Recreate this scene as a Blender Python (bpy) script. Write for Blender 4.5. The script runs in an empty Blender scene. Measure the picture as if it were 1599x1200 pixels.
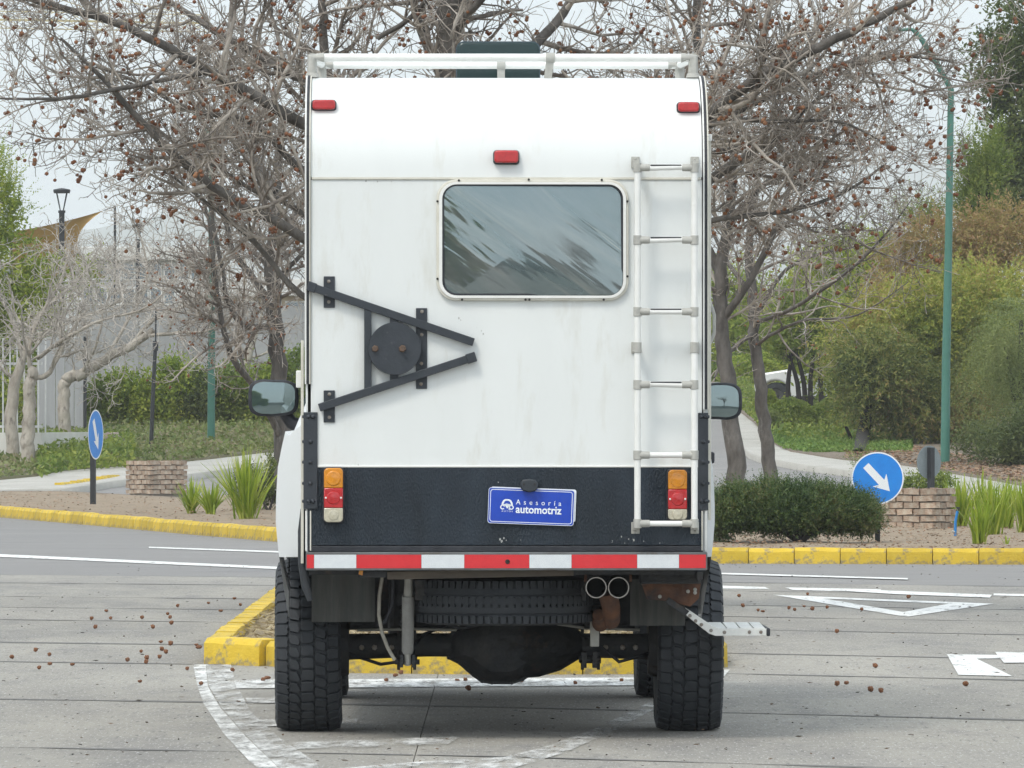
import bpy, bmesh, math, random
import numpy as np
from mathutils import Vector, Matrix, noise as mnoise

# ------------------------------------------------------------------ camera, world, sun, exposure
SC = bpy.context.scene
COL = SC.collection
F, CX, CY, CH = 10000.0, 800.0, 650.0, 1.47        # focal length (px of a 1599 px wide frame), principal point, eye height
cam_d = bpy.data.cameras.new('camera'); cam = bpy.data.objects.new('camera', cam_d); COL.objects.link(cam)
cam.location = (0, 0, CH); cam.rotation_euler = (math.radians(90), 0, 0)
cam_d.sensor_width = 36.0; cam_d.lens = 36.0 * F / 1599.0
cam_d.shift_y = (CY - 600.0) / 1599.0
cam_d.clip_start = 1.0; cam_d.clip_end = 30000.0
SC.camera = cam

SUN_DIR = Vector((0.34, 0.50, -0.80)).normalized()   # where the light travels
SUN_EL = math.asin(-SUN_DIR.z); SUN_AZ = math.atan2(-SUN_DIR.x, -SUN_DIR.y)
world = bpy.data.worlds.new('World'); SC.world = world; world.use_nodes = True
wn, wl = world.node_tree.nodes, world.node_tree.links
for n in list(wn): wn.remove(n)
w_out = wn.new('ShaderNodeOutputWorld'); w_bg = wn.new('ShaderNodeBackground')
w_sky = wn.new('ShaderNodeTexSky'); w_sky.sky_type = 'NISHITA'; w_sky.sun_disc = False
w_sky.sun_elevation = SUN_EL; w_sky.sun_rotation = SUN_AZ % (2 * math.pi)
w_sky.air_density = 1.2; w_sky.dust_density = 3.0; w_sky.ozone_density = 1.0
w_tc = wn.new('ShaderNodeTexCoord'); w_no = wn.new('ShaderNodeTexNoise')
w_no.inputs['Scale'].default_value = 2.2; w_no.inputs['Detail'].default_value = 5
w_rp = wn.new('ShaderNodeValToRGB')
w_rp.color_ramp.elements[0].position = 0.3; w_rp.color_ramp.elements[0].color = (6.5, 7.25, 7.8, 1)
w_rp.color_ramp.elements[1].position = 0.72; w_rp.color_ramp.elements[1].color = (7.9, 8.55, 9.0, 1)
w_mx = wn.new('ShaderNodeMix'); w_mx.data_type = 'RGBA'; w_mx.inputs[0].default_value = 0.86
wl.new(w_tc.outputs['Generated'], w_no.inputs['Vector']); wl.new(w_no.outputs['Fac'], w_rp.inputs['Fac'])
wl.new(w_sky.outputs['Color'], w_mx.inputs[6]); wl.new(w_rp.outputs['Color'], w_mx.inputs[7])
wl.new(w_mx.outputs[2], w_bg.inputs['Color']); w_bg.inputs['Strength'].default_value = 0.13
wl.new(w_bg.outputs['Background'], w_out.inputs['Surface'])

sun_d = bpy.data.lights.new('sun', 'SUN'); sun = bpy.data.objects.new('sun', sun_d); COL.objects.link(sun)
sun_d.energy = 1.5; sun_d.angle = math.radians(15); sun_d.color = (1.0, 0.945, 0.85)
sun.rotation_euler = SUN_DIR.to_track_quat('-Z', 'Y').to_euler(); sun.location = (0, 0, 60)

SC.view_settings.view_transform = 'Standard'; SC.view_settings.look = 'None'
SC.view_settings.exposure = 0.42; SC.view_settings.gamma = 1.0; SC.view_settings.use_curve_mapping = False
SC.render.engine = 'CYCLES'
SC.cycles.use_denoising = True; SC.cycles.use_adaptive_sampling = True; SC.cycles.adaptive_threshold = 0.03; SC.cycles.max_bounces = 6; SC.cycles.diffuse_bounces = 3
SC.cycles.glossy_bounces = 3; SC.cycles.transmission_bounces = 4; SC.cycles.transparent_max_bounces = 8
SC.cycles.volume_bounces = 1; SC.cycles.caustics_reflective = False; SC.cycles.caustics_refractive = False

# ------------------------------------------------------------------ coordinates
def smooth(a, b, x):
    t = min(1.0, max(0.0, (x - a) / (b - a))); return t * t * (3 - 2 * t)
def T(x, y):                                        # terrain height: flat junction, ground climbing gently behind it
    if y < 105: return 0.0
    r = 0.030
    if y < 125: h = r * (y - 105) ** 2 / 40.0
    else: h = r * 10.0 + r * (min(y, 240) - 125)
    return h
def W(px, py, D): return Vector(((px - CX) / F * D, D, CH - (py - CY) / F * D))
def GX(px, D, dz=0.0):
    x = (px - CX) / F * D; return Vector((x, D, T(x, D) + dz))
def GP(px, py, dz=0.0):                             # where the sight line through a photo point meets the ground
    a, b = 15.0, 239.0
    for _ in range(60):
        m = (a + b) / 2; p = W(px, py, m)
        if p.z > T(p.x, m) + dz: a = m
        else: b = m
    p = W(px, py, b); return Vector((p.x, p.y, T(p.x, p.y) + dz))

# ------------------------------------------------------------------ mesh builder
class MB:
    def __init__(s): s.v, s.f = [], []
    def add(s, vs, fs):
        o = len(s.v); s.v += [tuple(p) for p in vs]; s.f += [tuple(i + o for i in f) for f in fs]; return s
    def box(s, c, size, M=None):
        x, y, z = size[0] / 2, size[1] / 2, size[2] / 2
        vs = [Vector((a, b, d)) for a in (-x, x) for b in (-y, y) for d in (-z, z)]
        if M is not None: vs = [M @ p for p in vs]
        vs = [p + Vector(c) for p in vs]
        return s.add(vs, [(0, 1, 3, 2), (4, 6, 7, 5), (0, 4, 5, 1), (2, 3, 7, 6), (0, 2, 6, 4), (1, 5, 7, 3)])
    def bb(s, x0, x1, y0, y1, z0, z1):
        return s.box(((x0 + x1) / 2, (y0 + y1) / 2, (z0 + z1) / 2), (x1 - x0, y1 - y0, z1 - z0))
    def bar(s, a, b, w, h, up=(0, 0, 1)):           # a rectangular bar from a to b; w sideways, h along up
        a, b = Vector(a), Vector(b); d = (b - a).normalized(); up = Vector(up)
        side = d.cross(up)
        if side.length < 1e-5: side = d.cross(Vector((1, 0, 0)))
        side.normalize(); u = side.cross(d)
        vs = []
        for p in (a, b):
            for i, j in ((-1, -1), (1, -1), (1, 1), (-1, 1)): vs.append(p + side * (i * w / 2) + u * (j * h / 2))
        return s.add(vs, [(3, 2, 1, 0), (4, 5, 6, 7), (0, 1, 5, 4), (1, 2, 6, 5), (2, 3, 7, 6), (3, 0, 4, 7)])
    def tube(s, pts, r, n=8, cap=True):
        pts = [Vector(p) for p in pts]; k = len(pts)
        if not hasattr(r, '__len__'): r = [r] * k
        vs, fs = [], []; ref = None
        for i, p in enumerate(pts):
            t = (pts[min(i + 1, k - 1)] - pts[max(i - 1, 0)])
            if t.length < 1e-9: t = Vector((0, 0, 1))
            t.normalize()
            if ref is None:
                ref = Vector((0, 0, 1)) if abs(t.z) < 0.9 else Vector((1, 0, 0))
            a = ref - t * ref.dot(t)
            if a.length < 1e-6: a = t.orthogonal()
            a.normalize(); b = t.cross(a); ref = a
            for j in range(n):
                th = 2 * math.pi * j / n
                vs.append(p + (a * math.cos(th) + b * math.sin(th)) * r[i])
        for i in range(k - 1):
            for j in range(n):
                fs.append((i * n + j, i * n + (j + 1) % n, (i + 1) * n + (j + 1) % n, (i + 1) * n + j))
        if cap:
            fs.append(tuple(range(n - 1, -1, -1))); fs.append(tuple((k - 1) * n + j for j in range(n)))
        return s.add(vs, fs)
    def lathe(s, prof, c, axis, n=32, closed=False, cap=False):
        ax = Vector(axis).normalized(); a = ax.orthogonal().normalized(); b = ax.cross(a); c = Vector(c)
        vs, fs = [], []; k = len(prof)
        for (h, r) in prof:
            for j in range(n):
                th = 2 * math.pi * j / n
                vs.append(c + ax * h + (a * math.cos(th) + b * math.sin(th)) * r)
        for i in range(k if closed else k - 1):
            i2 = (i + 1) % k
            for j in range(n): fs.append((i * n + j, i * n + (j + 1) % n, i2 * n + (j + 1) % n, i2 * n + j))
        if cap: fs.append(tuple(range(n - 1, -1, -1))); fs.append(tuple((k - 1) * n + j for j in range(n)))
        return s.add(vs, fs)
    def prism(s, outline, off):                     # a 3-D outline pushed along off
        off = Vector(off); k = len(outline); o = [Vector(p) for p in outline]
        vs = o + [p + off for p in o]
        fs = [tuple(range(k)), tuple(range(2 * k - 1, k - 1, -1))]
        for i in range(k): fs.append((i, i + k, (i + 1) % k + k, (i + 1) % k))
        return s.add(vs, fs)
    def ring(s, outer, inner, off):                 # a frame between two outlines with thickness
        off = Vector(off); k = len(outer); O = [Vector(p) for p in outer]; I = [Vector(p) for p in inner]
        vs = O + I + [p + off for p in O] + [p + off for p in I]; fs = []
        for i in range(k):
            j = (i + 1) % k
            fs += [(i, j, k + j, k + i), (2 * k + i, 3 * k + i, 3 * k + j, 2 * k + j), (i, 2 * k + i, 2 * k + j, j), (k + i, k + j, 3 * k + j, 3 * k + i)]
        return s.add(vs, fs)
    def build(s, name, mat, parent=None, smooth_ang=None, bevel=0, loc=None, seg=2):
        me = bpy.data.meshes.new(name); me.from_pydata(s.v, [], s.f); me.update()
        bm = bmesh.new(); bm.from_mesh(me); bmesh.ops.recalc_face_normals(bm, faces=bm.faces); bm.to_mesh(me); bm.free()
        return link(name, me, mat, parent, smooth_ang, bevel, loc, seg)
def link(name, me, mat, parent=None, smooth_ang=None, bevel=0, loc=None, seg=2):
    if mat is not None: me.materials.clear(); me.materials.append(mat)
    if smooth_ang is not None:
        me.polygons.foreach_set('use_smooth', [True] * len(me.polygons))
        if smooth_ang < 179: me.set_sharp_from_angle(angle=math.radians(smooth_ang))
    o = bpy.data.objects.new(name, me); COL.objects.link(o)
    if parent is not None: o.parent = parent
    if loc is not None: o.location = loc
    if bevel:
        m = o.modifiers.new('bevel', 'BEVEL'); m.width = bevel; m.segments = seg; m.limit_method = 'ANGLE'; m.angle_limit = math.radians(40)
    return o
def np_mesh(name, V, Q, mat, parent=None, smooth_it=False):
    me = bpy.data.meshes.new(name); V = np.asarray(V, dtype=np.float32); Q = np.asarray(Q, dtype=np.int32)
    k = Q.shape[1]
    me.vertices.add(len(V)); me.vertices.foreach_set('co', V.ravel())
    me.loops.add(Q.size); me.loops.foreach_set('vertex_index', Q.ravel())
    me.polygons.add(len(Q)); me.polygons.foreach_set('loop_start', np.arange(0, Q.size, k, dtype=np.int32))
    me.polygons.foreach_set('loop_total', np.full(len(Q), k, dtype=np.int32))
    if smooth_it: me.polygons.foreach_set('use_smooth', np.ones(len(Q), dtype=bool))
    me.update(calc_edges=True); me.validate()
    return link(name, me, mat, parent)
def thing(name, label, cat, loc=(0, 0, 0), rz=0.0, group=None):
    o = bpy.data.objects.new(name, None); COL.objects.link(o); o.location = loc; o.rotation_euler = (0, 0, rz)
    o.empty_display_size = 0.1; return tag(o, label, cat, group)
def tag(o, label, cat, group=None):
    o['label'] = label; o['category'] = cat
    if group: o['group'] = group
    return o
def struct(o): o['kind'] = 'structure'; return o
def stuff(o): o['kind'] = 'stuff'; return o
def rrect(x0, x1, z0, z1, r, y, n=6):               # rounded rectangle in the x-z plane at depth y
    pts = []
    for cx, cz, a0 in ((x1 - r, z1 - r, 0), (x0 + r, z1 - r, 90), (x0 + r, z0 + r, 180), (x1 - r, z0 + r, 270)):
        for i in range(n + 1):
            a = math.radians(a0 + 90 * i / n); pts.append(Vector((cx + r * math.cos(a), y, cz + r * math.sin(a))))
    return pts

# ------------------------------------------------------------------ materials
MATS = {}
def nodes_of(name):
    m = bpy.data.materials.new(name); m.use_nodes = True; nt = m.node_tree
    return m, nt, nt.nodes, nt.links, nt.nodes['Principled BSDF']
def rgba(c): return (c[0], c[1], c[2], 1)
def pm(name, c1, c2=None, rough=0.6, metal=0.0, scale=6.0, stretch=(1, 1, 1), bump=0.0, bscale=60.0, spec=0.5, lo=0.35, hi=0.68,
       obj_rand=0.0, c3=None, s3=2.0, lo3=0.55, hi3=0.7, coat=0.0, rvar=0.0, detail=6):
    """principled material: colour c1..c2 by noise, optional stains c3 at another scale, optional fine bump"""
    if name in MATS: return MATS[name]
    m, nt, N, L, P = nodes_of(name)
    tc = N.new('ShaderNodeTexCoord'); mp = N.new('ShaderNodeMapping'); mp.inputs['Scale'].default_value = stretch
    L.new(tc.outputs['Object'], mp.inputs['Vector'])
    no = N.new('ShaderNodeTexNoise'); no.inputs['Scale'].default_value = scale; no.inputs['Detail'].default_value = detail
    no.inputs['Roughness'].default_value = 0.65
    L.new(mp.outputs['Vector'], no.inputs['Vector'])
    mr = N.new('ShaderNodeMapRange'); mr.inputs['From Min'].default_value = lo; mr.inputs['From Max'].default_value = hi
    L.new(no.outputs['Fac'], mr.inputs['Value'])
    mx = N.new('ShaderNodeMix'); mx.data_type = 'RGBA'
    mx.inputs[6].default_value = rgba(c1); mx.inputs[7].default_value = rgba(c2 or c1); L.new(mr.outputs['Result'], mx.inputs[0])
    out = mx.outputs[2]
    if c3 is not None:
        n3 = N.new('ShaderNodeTexNoise'); n3.inputs['Scale'].default_value = s3; n3.inputs['Detail'].default_value = 8
        n3.inputs['Roughness'].default_value = 0.7
        m4 = N.new('ShaderNodeMapping'); m4.inputs['Location'].default_value = (3.1, 7.7, 1.3); m4.inputs['Scale'].default_value = stretch
        L.new(tc.outputs['Object'], m4.inputs['Vector']); L.new(m4.outputs['Vector'], n3.inputs['Vector'])
        r3 = N.new('ShaderNodeMapRange'); r3.inputs['From Min'].default_value = lo3; r3.inputs['From Max'].default_value = hi3
        L.new(n3.outputs['Fac'], r3.inputs['Value'])
        x3 = N.new('ShaderNodeMix'); x3.data_type = 'RGBA'; x3.inputs[7].default_value = rgba(c3)
        L.new(out, x3.inputs[6]); L.new(r3.outputs['Result'], x3.inputs[0]); out = x3.outputs[2]
    if obj_rand:
        oi = N.new('ShaderNodeObjectInfo'); rr = N.new('ShaderNodeMapRange')
        rr.inputs['To Min'].default_value = 1 - obj_rand; rr.inputs['To Max'].default_value = 1 + obj_rand
        L.new(oi.outputs['Random'], rr.inputs['Value'])
        hs = N.new('ShaderNodeHueSaturation'); L.new(rr.outputs['Result'], hs.inputs['Value']); L.new(out, hs.inputs['Color']); out = hs.outputs['Color']
    L.new(out, P.inputs['Base Color'])
    P.inputs['Roughness'].default_value = rough; P.inputs['Metallic'].default_value = metal
    P.inputs['Specular IOR Level'].default_value = spec; P.inputs['Coat Weight'].default_value = coat
    if rvar:
        r2 = N.new('ShaderNodeMapRange'); r2.inputs['To Min'].default_value = max(0.02, rough - rvar); r2.inputs['To Max'].default_value = min(1, rough + rvar)
        L.new(no.outputs['Fac'], r2.inputs['Value']); L.new(r2.outputs['Result'], P.inputs['Roughness'])
    if bump:
        nb = N.new('ShaderNodeTexNoise'); nb.inputs['Scale'].default_value = bscale; nb.inputs['Detail'].default_value = 4
        L.new(mp.outputs['Vector'], nb.inputs['Vector'])
        bp = N.new('ShaderNodeBump'); bp.inputs['Strength'].default_value = 1.0; bp.inputs['Distance'].default_value = bump
        L.new(nb.outputs['Fac'], bp.inputs['Height']); L.new(bp.outputs['Normal'], P.inputs['Normal'])
    MATS[name] = m; return m
def leafmat(name, cols, trans=0.3, patch=0.6, rough=0.55):
    """foliage: each leaf its own shade out of the plant's own range of colours, ranges drifting over the plant"""
    if name in MATS: return MATS[name]
    m, nt, N, L, P = nodes_of(name)
    ge = N.new('ShaderNodeNewGeometry'); tc = N.new('ShaderNodeTexCoord')
    no = N.new('ShaderNodeTexNoise'); no.inputs['Scale'].default_value = patch; no.inputs['Detail'].default_value = 3
    L.new(tc.outputs['Object'], no.inputs['Vector'])
    ma = N.new('ShaderNodeMapRange'); ma.inputs['From Min'].default_value = 0.3; ma.inputs['From Max'].default_value = 0.7
    L.new(no.outputs['Fac'], ma.inputs['Value'])
    mi = N.new('ShaderNodeMix'); mi.data_type = 'FLOAT'; mi.inputs[0].default_value = 0.55
    L.new(ma.outputs['Result'], mi.inputs[2]); L.new(ge.outputs['Random Per Island'], mi.inputs[3])
    rp = N.new('ShaderNodeValToRGB'); el = rp.color_ramp.elements
    while len(el) < len(cols): el.new(0.5)
    for i, c in enumerate(cols): el[i].position = 0.12 + 0.76 * i / (len(cols) - 1); el[i].color = rgba(c)
    L.new(mi.outputs[0], rp.inputs['Fac']); L.new(rp.outputs['Color'], P.inputs['Base Color'])
    P.inputs['Roughness'].default_value = rough; P.inputs['Specular IOR Level'].default_value = 0.3
    tr = N.new('ShaderNodeBsdfTranslucent'); L.new(rp.outputs['Color'], tr.inputs['Color'])
    ms = N.new('ShaderNodeMixShader'); ms.inputs[0].default_value = trans
    L.new(P.outputs['BSDF'], ms.inputs[1]); L.new(tr.outputs['BSDF'], ms.inputs[2])
    L.new(ms.outputs['Shader'], N['Material Output'].inputs['Surface'])
    MATS[name] = m; return m
# ------------------------------------------------------------------ the setting
rnd = random.Random(7)
def interp(tab, x):
    if x <= tab[0][0]: return tab[0][1]
    for (a, fa), (b, fb) in zip(tab, tab[1:]):
        if x <= b: return fa + (fb - fa) * (x - a) / (b - a)
    return tab[-1][1]

M_ground = pm('dry_ground', (0.16, 0.13, 0.08), (0.10, 0.11, 0.05), 0.95, scale=0.6, c3=(0.19, 0.165, 0.12), s3=0.15, bump=0.03, bscale=6)
M_soil = pm('sandy_soil', (0.30, 0.235, 0.165), (0.20, 0.15, 0.10), 0.95, scale=2.2, c3=(0.36, 0.295, 0.22), s3=6.0, bump=0.02, bscale=22, lo=0.3, hi=0.72)
M_straw = pm('straw_soil', (0.30, 0.24, 0.15), (0.16, 0.125, 0.08), 0.95, scale=6.0, c3=(0.42, 0.35, 0.23), s3=18.0, bump=0.02, bscale=40)
M_asph = pm('grey_asphalt', (0.205, 0.198, 0.195), (0.245, 0.236, 0.226), 0.86, scale=0.9, stretch=(0.25, 1.6, 1), c3=(0.17, 0.168, 0.175), s3=1.1, bump=0.004, bscale=90)
M_walk = pm('pale_pavement', (0.44, 0.425, 0.39), (0.36, 0.345, 0.31), 0.9, scale=1.2, c3=(0.30, 0.285, 0.25), s3=0.8, bump=0.003, bscale=60)
M_joint = pm('joint_filler', (0.055, 0.052, 0.05), (0.10, 0.095, 0.085), 0.95, scale=20)

def grid_sheet(name, xs, ys, zf, mat):
    V = [(x, y, zf(x, y)) for y in ys for x in xs]; n = len(xs)
    Q = [(j * n + i, j * n + i + 1, (j + 1) * n + i + 1, (j + 1) * n + i) for j in range(len(ys) - 1) for i in range(n - 1)]
    return np_mesh(name, V, Q, mat)
def arange(a, b, s):
    o = []; x = a
    while x < b - 1e-6: o.append(x); x += s
    return o + [b]
struct(grid_sheet('ground', [-4000, -1500, -600, -200] + arange(-80, 80, 8) + [200, 600, 1500, 4000],
    [-200, -60, 0, 60] + arange(104, 260, 4) + [400, 900, 2000, 4000, 9800], lambda x, y: T(x, y) - 0.10, M_ground))

# concrete slabs of the approach lane, each a piece of its own, with real joints between them
def slab_mat():
    m, nt, N, L, P = nodes_of('worn_concrete')
    tc = N.new('ShaderNodeTexCoord'); oi = N.new('ShaderNodeObjectInfo')
    add = N.new('ShaderNodeVectorMath'); add.operation = 'ADD'
    L.new(tc.outputs['Object'], add.inputs[0]); L.new(oi.outputs['Location'], add.inputs[1])
    def noise(scale, st, detail=6, rough=0.65, off=(0, 0, 0)):
        mp = N.new('ShaderNodeMapping'); mp.inputs['Scale'].default_value = st; mp.inputs['Location'].default_value = off
        L.new(add.outputs['Vector'], mp.inputs['Vector'])
        n = N.new('ShaderNodeTexNoise'); n.inputs['Scale'].default_value = scale; n.inputs['Detail'].default_value = detail; n.inputs['Roughness'].default_value = rough
        L.new(mp.outputs['Vector'], n.inputs['Vector']); return n.outputs['Fac']
    def ramp(v, a, b, lo=0.0, hi=1.0):
        r = N.new('ShaderNodeMapRange'); r.inputs['From Min'].default_value = a; r.inputs['From Max'].default_value = b
        r.inputs['To Min'].default_value = lo; r.inputs['To Max'].default_value = hi; L.new(v, r.inputs['Value']); return r.outputs['Result']
    def mix(a, b, f):
        x = N.new('ShaderNodeMix'); x.data_type = 'RGBA'
        for k, c in ((6, a), (7, b)):
            if isinstance(c, tuple): x.inputs[k].default_value = rgba(c)
            else: L.new(c, x.inputs[k])
        if isinstance(f, float): x.inputs[0].default_value = f
        else: L.new(f, x.inputs[0])
        return x.outputs[2]
    c = mix((0.35, 0.33, 0.29), (0.25, 0.238, 0.218), ramp(noise(1.0, (0.8, 0.2, 1), 9, 0.7), 0.36, 0.64))
    c = mix(c, (0.20, 0.193, 0.187), ramp(noise(1.0, (1.6, 0.45, 1), 10, 0.78, off=(5, 2, 0)), 0.50, 0.70))          # dark transverse wear
    c = mix(c, (0.385, 0.375, 0.35), ramp(noise(1.0, (0.5, 1.6, 1), 9, 0.75, off=(1, 9, 0)), 0.58, 0.74))           # pale scuffs
    c = mix(c, (0.155, 0.15, 0.145), ramp(noise(34.0, (1, 0.12, 1), 3), 0.575, 0.72))                        # specks
    c = mix(c, (0.45, 0.44, 0.42), ramp(noise(75.0, (1, 0.12, 1), 2), 0.57, 0.70))                          # aggregate
    hs = N.new('ShaderNodeHueSaturation'); L.new(c, hs.inputs['Color']); L.new(ramp(oi.outputs['Random'], 0, 1, 0.85, 0.98), hs.inputs['Value'])
    L.new(hs.outputs['Color'], P.inputs['Base Color']); P.inputs['Roughness'].default_value = 0.88; P.inputs['Specular IOR Level'].default_value = 0.3
    wv = noise(1.0, (9.0, 30.0, 1), 3); b = N.new('ShaderNodeBump'); b.inputs['Distance'].default_value = 0.004
    L.new(wv, b.inputs['Height']); L.new(b.outputs['Normal'], P.inputs['Normal'])
    MATS['worn_concrete'] = m; return m
M_slab = slab_mat()
xs = arange(-64, 64, 8)
def skew(x): return -0.36 * x if x < 0 else -0.55 * x       # the joints cross the lane at an angle
road = struct(grid_sheet('road', xs, [38, 46, 54] + arange(60, 104, 11) + arange(105, 200, 3), lambda x, y: T(x, y) - (0.010 if y < 56 else 0.002), M_asph))
fill = grid_sheet('joint_bed', xs, [-120, -40, 0, 38], lambda x, y: -0.03, M_joint); fill.parent = road
rows = [-6, -1.8, 2.6, 7.0, 11.0, 15.2, 19.3, 23.4, 27.6, 32.3, 37.2, 40.4, 44.9, 47.8, 50.7, 54.8, 57.6]
colsX = [-30, -21, -12.4, -0.42, 12.2, 21, 30]
for j in range(len(rows) - 1):
    for i in range(len(colsX) - 1):
        x0, x1, y0, y1 = colsX[i], colsX[i + 1], rows[j], rows[j + 1]
        g0 = 0.013 + rnd.random() * 0.012; jx = [(rnd.random() - 0.5) * 0.05 for _ in range(8)]
        n = 9; top = []
        for k in range(n + 1):                       # slightly chipped, wavering joint edges
            t = k / n; xx = x0 + 0.002 + (x1 - x0 - 0.004) * t; top.append((xx, skew(xx) + y0 + g0 + 0.012 * mnoise.noise((x0 + 13 * t, y0, 1.7))))
        for k in range(n, -1, -1):
            t = k / n; xx = x0 + 0.002 + (x1 - x0 - 0.004) * t; top.append((xx, skew(xx) + y1 - 0.008 + 0.012 * mnoise.noise((x0 + 13 * t, y1, 9.1))))
        cx, cy = (x0 + x1) / 2, (y0 + y1) / 2
        b = MB().prism([Vector((x - cx, y - cy, 0)) for x, y in top], (0, 0, -0.045))
        b.build('concrete_slab', M_slab, road, loc=(cx, cy, 0.0))

# dark sealant smeared along the transverse joints
M_seal = pm('joint_sealant', (0.12, 0.115, 0.11), (0.21, 0.205, 0.195), 0.9, scale=3, stretch=(1, 6, 1))
for y in rows[7:]:
    for x0, x1 in ((-12.3, -0.43), (-0.41, 12.1)):
        n = 90; a, b_ = [], []
        for i in range(n + 1):
            x = x0 + (x1 - x0) * i / n; c = skew(x) + y + 0.05 * mnoise.noise((x * 0.5, y * 3, 0)); w = 0.04 + 0.09 * mnoise.noise((x * 1.3, y, 5)) + 0.03 * mnoise.noise((x * 5, y, 2)); w = max(0.006, w)
            a.append((x, c - w, 0.0025)); b_.append((x, c + w, 0.0025))
        np_mesh('sealant_strip', a + b_, [(i, i + 1, n + 2 + i, n + 1 + i) for i in range(n)], M_seal, road)
# painted markings: thin worn paint, children of the road
def paint_mat(name, wear_lo, wear_hi):
    m, nt, N, L, P = nodes_of(name)
    tc = N.new('ShaderNodeTexCoord'); mp = N.new('ShaderNodeMapping'); mp.inputs['Scale'].default_value = (2.4, 0.55, 1); L.new(tc.outputs['Object'], mp.inputs['Vector'])
    n = N.new('ShaderNodeTexNoise'); n.inputs['Scale'].default_value = 3.5; n.inputs['Detail'].default_value = 9; n.inputs['Roughness'].default_value = 0.75
    L.new(mp.outputs['Vector'], n.inputs['Vector'])
    r = N.new('ShaderNodeMapRange'); r.inputs['From Min'].default_value = wear_lo; r.inputs['From Max'].default_value = wear_hi; L.new(n.outputs['Fac'], r.inputs['Value'])
    P.inputs['Base Color'].default_value = (0.70, 0.70, 0.68, 1); P.inputs['Roughness'].default_value = 0.7
    tr = N.new('ShaderNodeBsdfTransparent'); ms = N.new('ShaderNodeMixShader')
    L.new(r.outputs['Result'], ms.inputs[0]); L.new(P.outputs['BSDF'], ms.inputs[1]); L.new(tr.outputs['BSDF'], ms.inputs[2])
    L.new(ms.outputs['Shader'], N['Material Output'].inputs['Surface']); return m
M_paint = paint_mat('road_paint', 0.52, 0.74); M_paint_old = paint_mat('worn_road_paint', 0.42, 0.66); M_paint_faint = paint_mat('faint_road_paint', 0.33, 0.58)
def marking(pts, mat=None, dz=0.004):
    me = bpy.data.meshes.new('painted_marking'); vs = [GP(x, y, dz) for x, y in pts]
    me.from_pydata(vs, [], [tuple(range(len(vs)))]); me.update()
    bm = bmesh.new(); bm.from_mesh(me); bmesh.ops.triangulate(bm, faces=bm.faces); bmesh.ops.recalc_face_normals(bm, faces=bm.faces)
    if sum(f.normal.z for f in bm.faces) < 0: bmesh.ops.reverse_faces(bm, faces=bm.faces)
    bm.to_mesh(me); bm.free()
    return link('painted_marking', me, mat or M_paint, road)
marking([(-20, 864.6), (470, 887.0), (470, 890.6), (-20, 869)])
marking([(233, 854), (470, 862), (470, 864.6), (233, 856)])
marking([(1090, 893.6), (1418, 903), (1418, 905.2), (1090, 896)])
marking([(1100, 914), (1195, 917), (1202, 920), (1100, 919)])
marking([(1226, 917.5), (1376, 920.5), (1376, 925), (1238, 921.5)]); marking([(1300, 919), (1550, 929), (1546, 933.5), (1400, 928), (1300, 922)], M_paint, 0.006)
marking([(1552, 927), (1660, 929), (1660, 933), (1552, 930)])
for tri in ([(1207, 929), (1552, 943), (1482, 943), (1288, 935)], [(1552, 943), (1419, 963), (1411, 956), (1482, 943)], [(1207, 929), (1288, 935), (1411, 956), (1419, 963), (1404, 961.5)]):
    marking(tri)
marking([(1479, 1022), (1564, 1023), (1568, 1028), (1526, 1029), (1581, 1056), (1497, 1054)]); marking([(1554, 1018), (1660, 1021), (1660, 1035), (1568, 1035)], None, 0.006)
# the painted nose in front of the kerbed island
marking([(302, 1038), (322, 1038), (325, 1072), (345, 1106), (384, 1150), (432, 1196), (450, 1215), (425, 1215), (391, 1190), (350, 1146), (318, 1098), (309, 1072)], M_paint_old)
marking([(322, 1038), (361, 1038), (368, 1066), (392, 1112), (436, 1152), (490, 1188), (520, 1215), (452, 1215), (386, 1150), (347, 1106), (327, 1072)], M_paint_faint, 0.006)
marking([(366, 1062), (1006, 1058), (1006, 1070), (370, 1075)], M_paint_old, 0.007)
marking([(384, 1090), (470, 1089), (474, 1096), (388, 1099)], M_paint_faint, 0.007); marking([(404, 1124), (560, 1122), (556, 1131), (412, 1134)], M_paint_faint, 0.007)
marking([(440, 1160), (720, 1150), (700, 1162), (452, 1170)], M_paint_faint, 0.007)
marking([(1122, 1046), (1140, 1046), (1118, 1072), (1100, 1078)], M_paint_old, 0.006)
marking([(1012, 1098), (1036, 1100), (962, 1140), (880, 1176), (800, 1200), (640, 1206), (480, 1204), (650, 1190), (790, 1182), (860, 1164), (938, 1134)], M_paint_faint, 0.006)

def slab_cols(name, cols, dz, thick, mat, nsub=8, jitter=0.0, parent=None):
    """a raised strip of ground given by photo columns (x, lower y, upper y): solid, with skirts"""
    V, Q = [], []; m = len(cols); n = nsub + 1
    for (px, pb, pt) in cols:
        for k in range(n):
            p = GP(px, pb + (pt - pb) * k / nsub, dz)
            if jitter and 0 < k < nsub: p.z += jitter * mnoise.noise((p.x * 1.3, p.y * 0.5, 0.3))
            V.append(p)
    base = len(V); V += [Vector((p.x, p.y, p.z - thick)) for p in V[:base]]
    for i in range(m - 1):
        for k in range(n - 1): Q.append((i * n + k, (i + 1) * n + k, (i + 1) * n + k + 1, i * n + k + 1))
        for k, s in ((0, 0), (n - 1, 1)):
            a, b = i * n + k, (i + 1) * n + k; Q.append((a, a + base, b + base, b) if s == 0 else (b, b + base, a + base, a))
    for i in (0, m - 1):
        for k in range(n - 1):
            a, b = i * n + k, i * n + k + 1; Q.append((b, b + base, a + base, a) if i == 0 else (a, a + base, b + base, b))
    o = np_mesh(name, V, Q, mat, parent); return o
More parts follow.
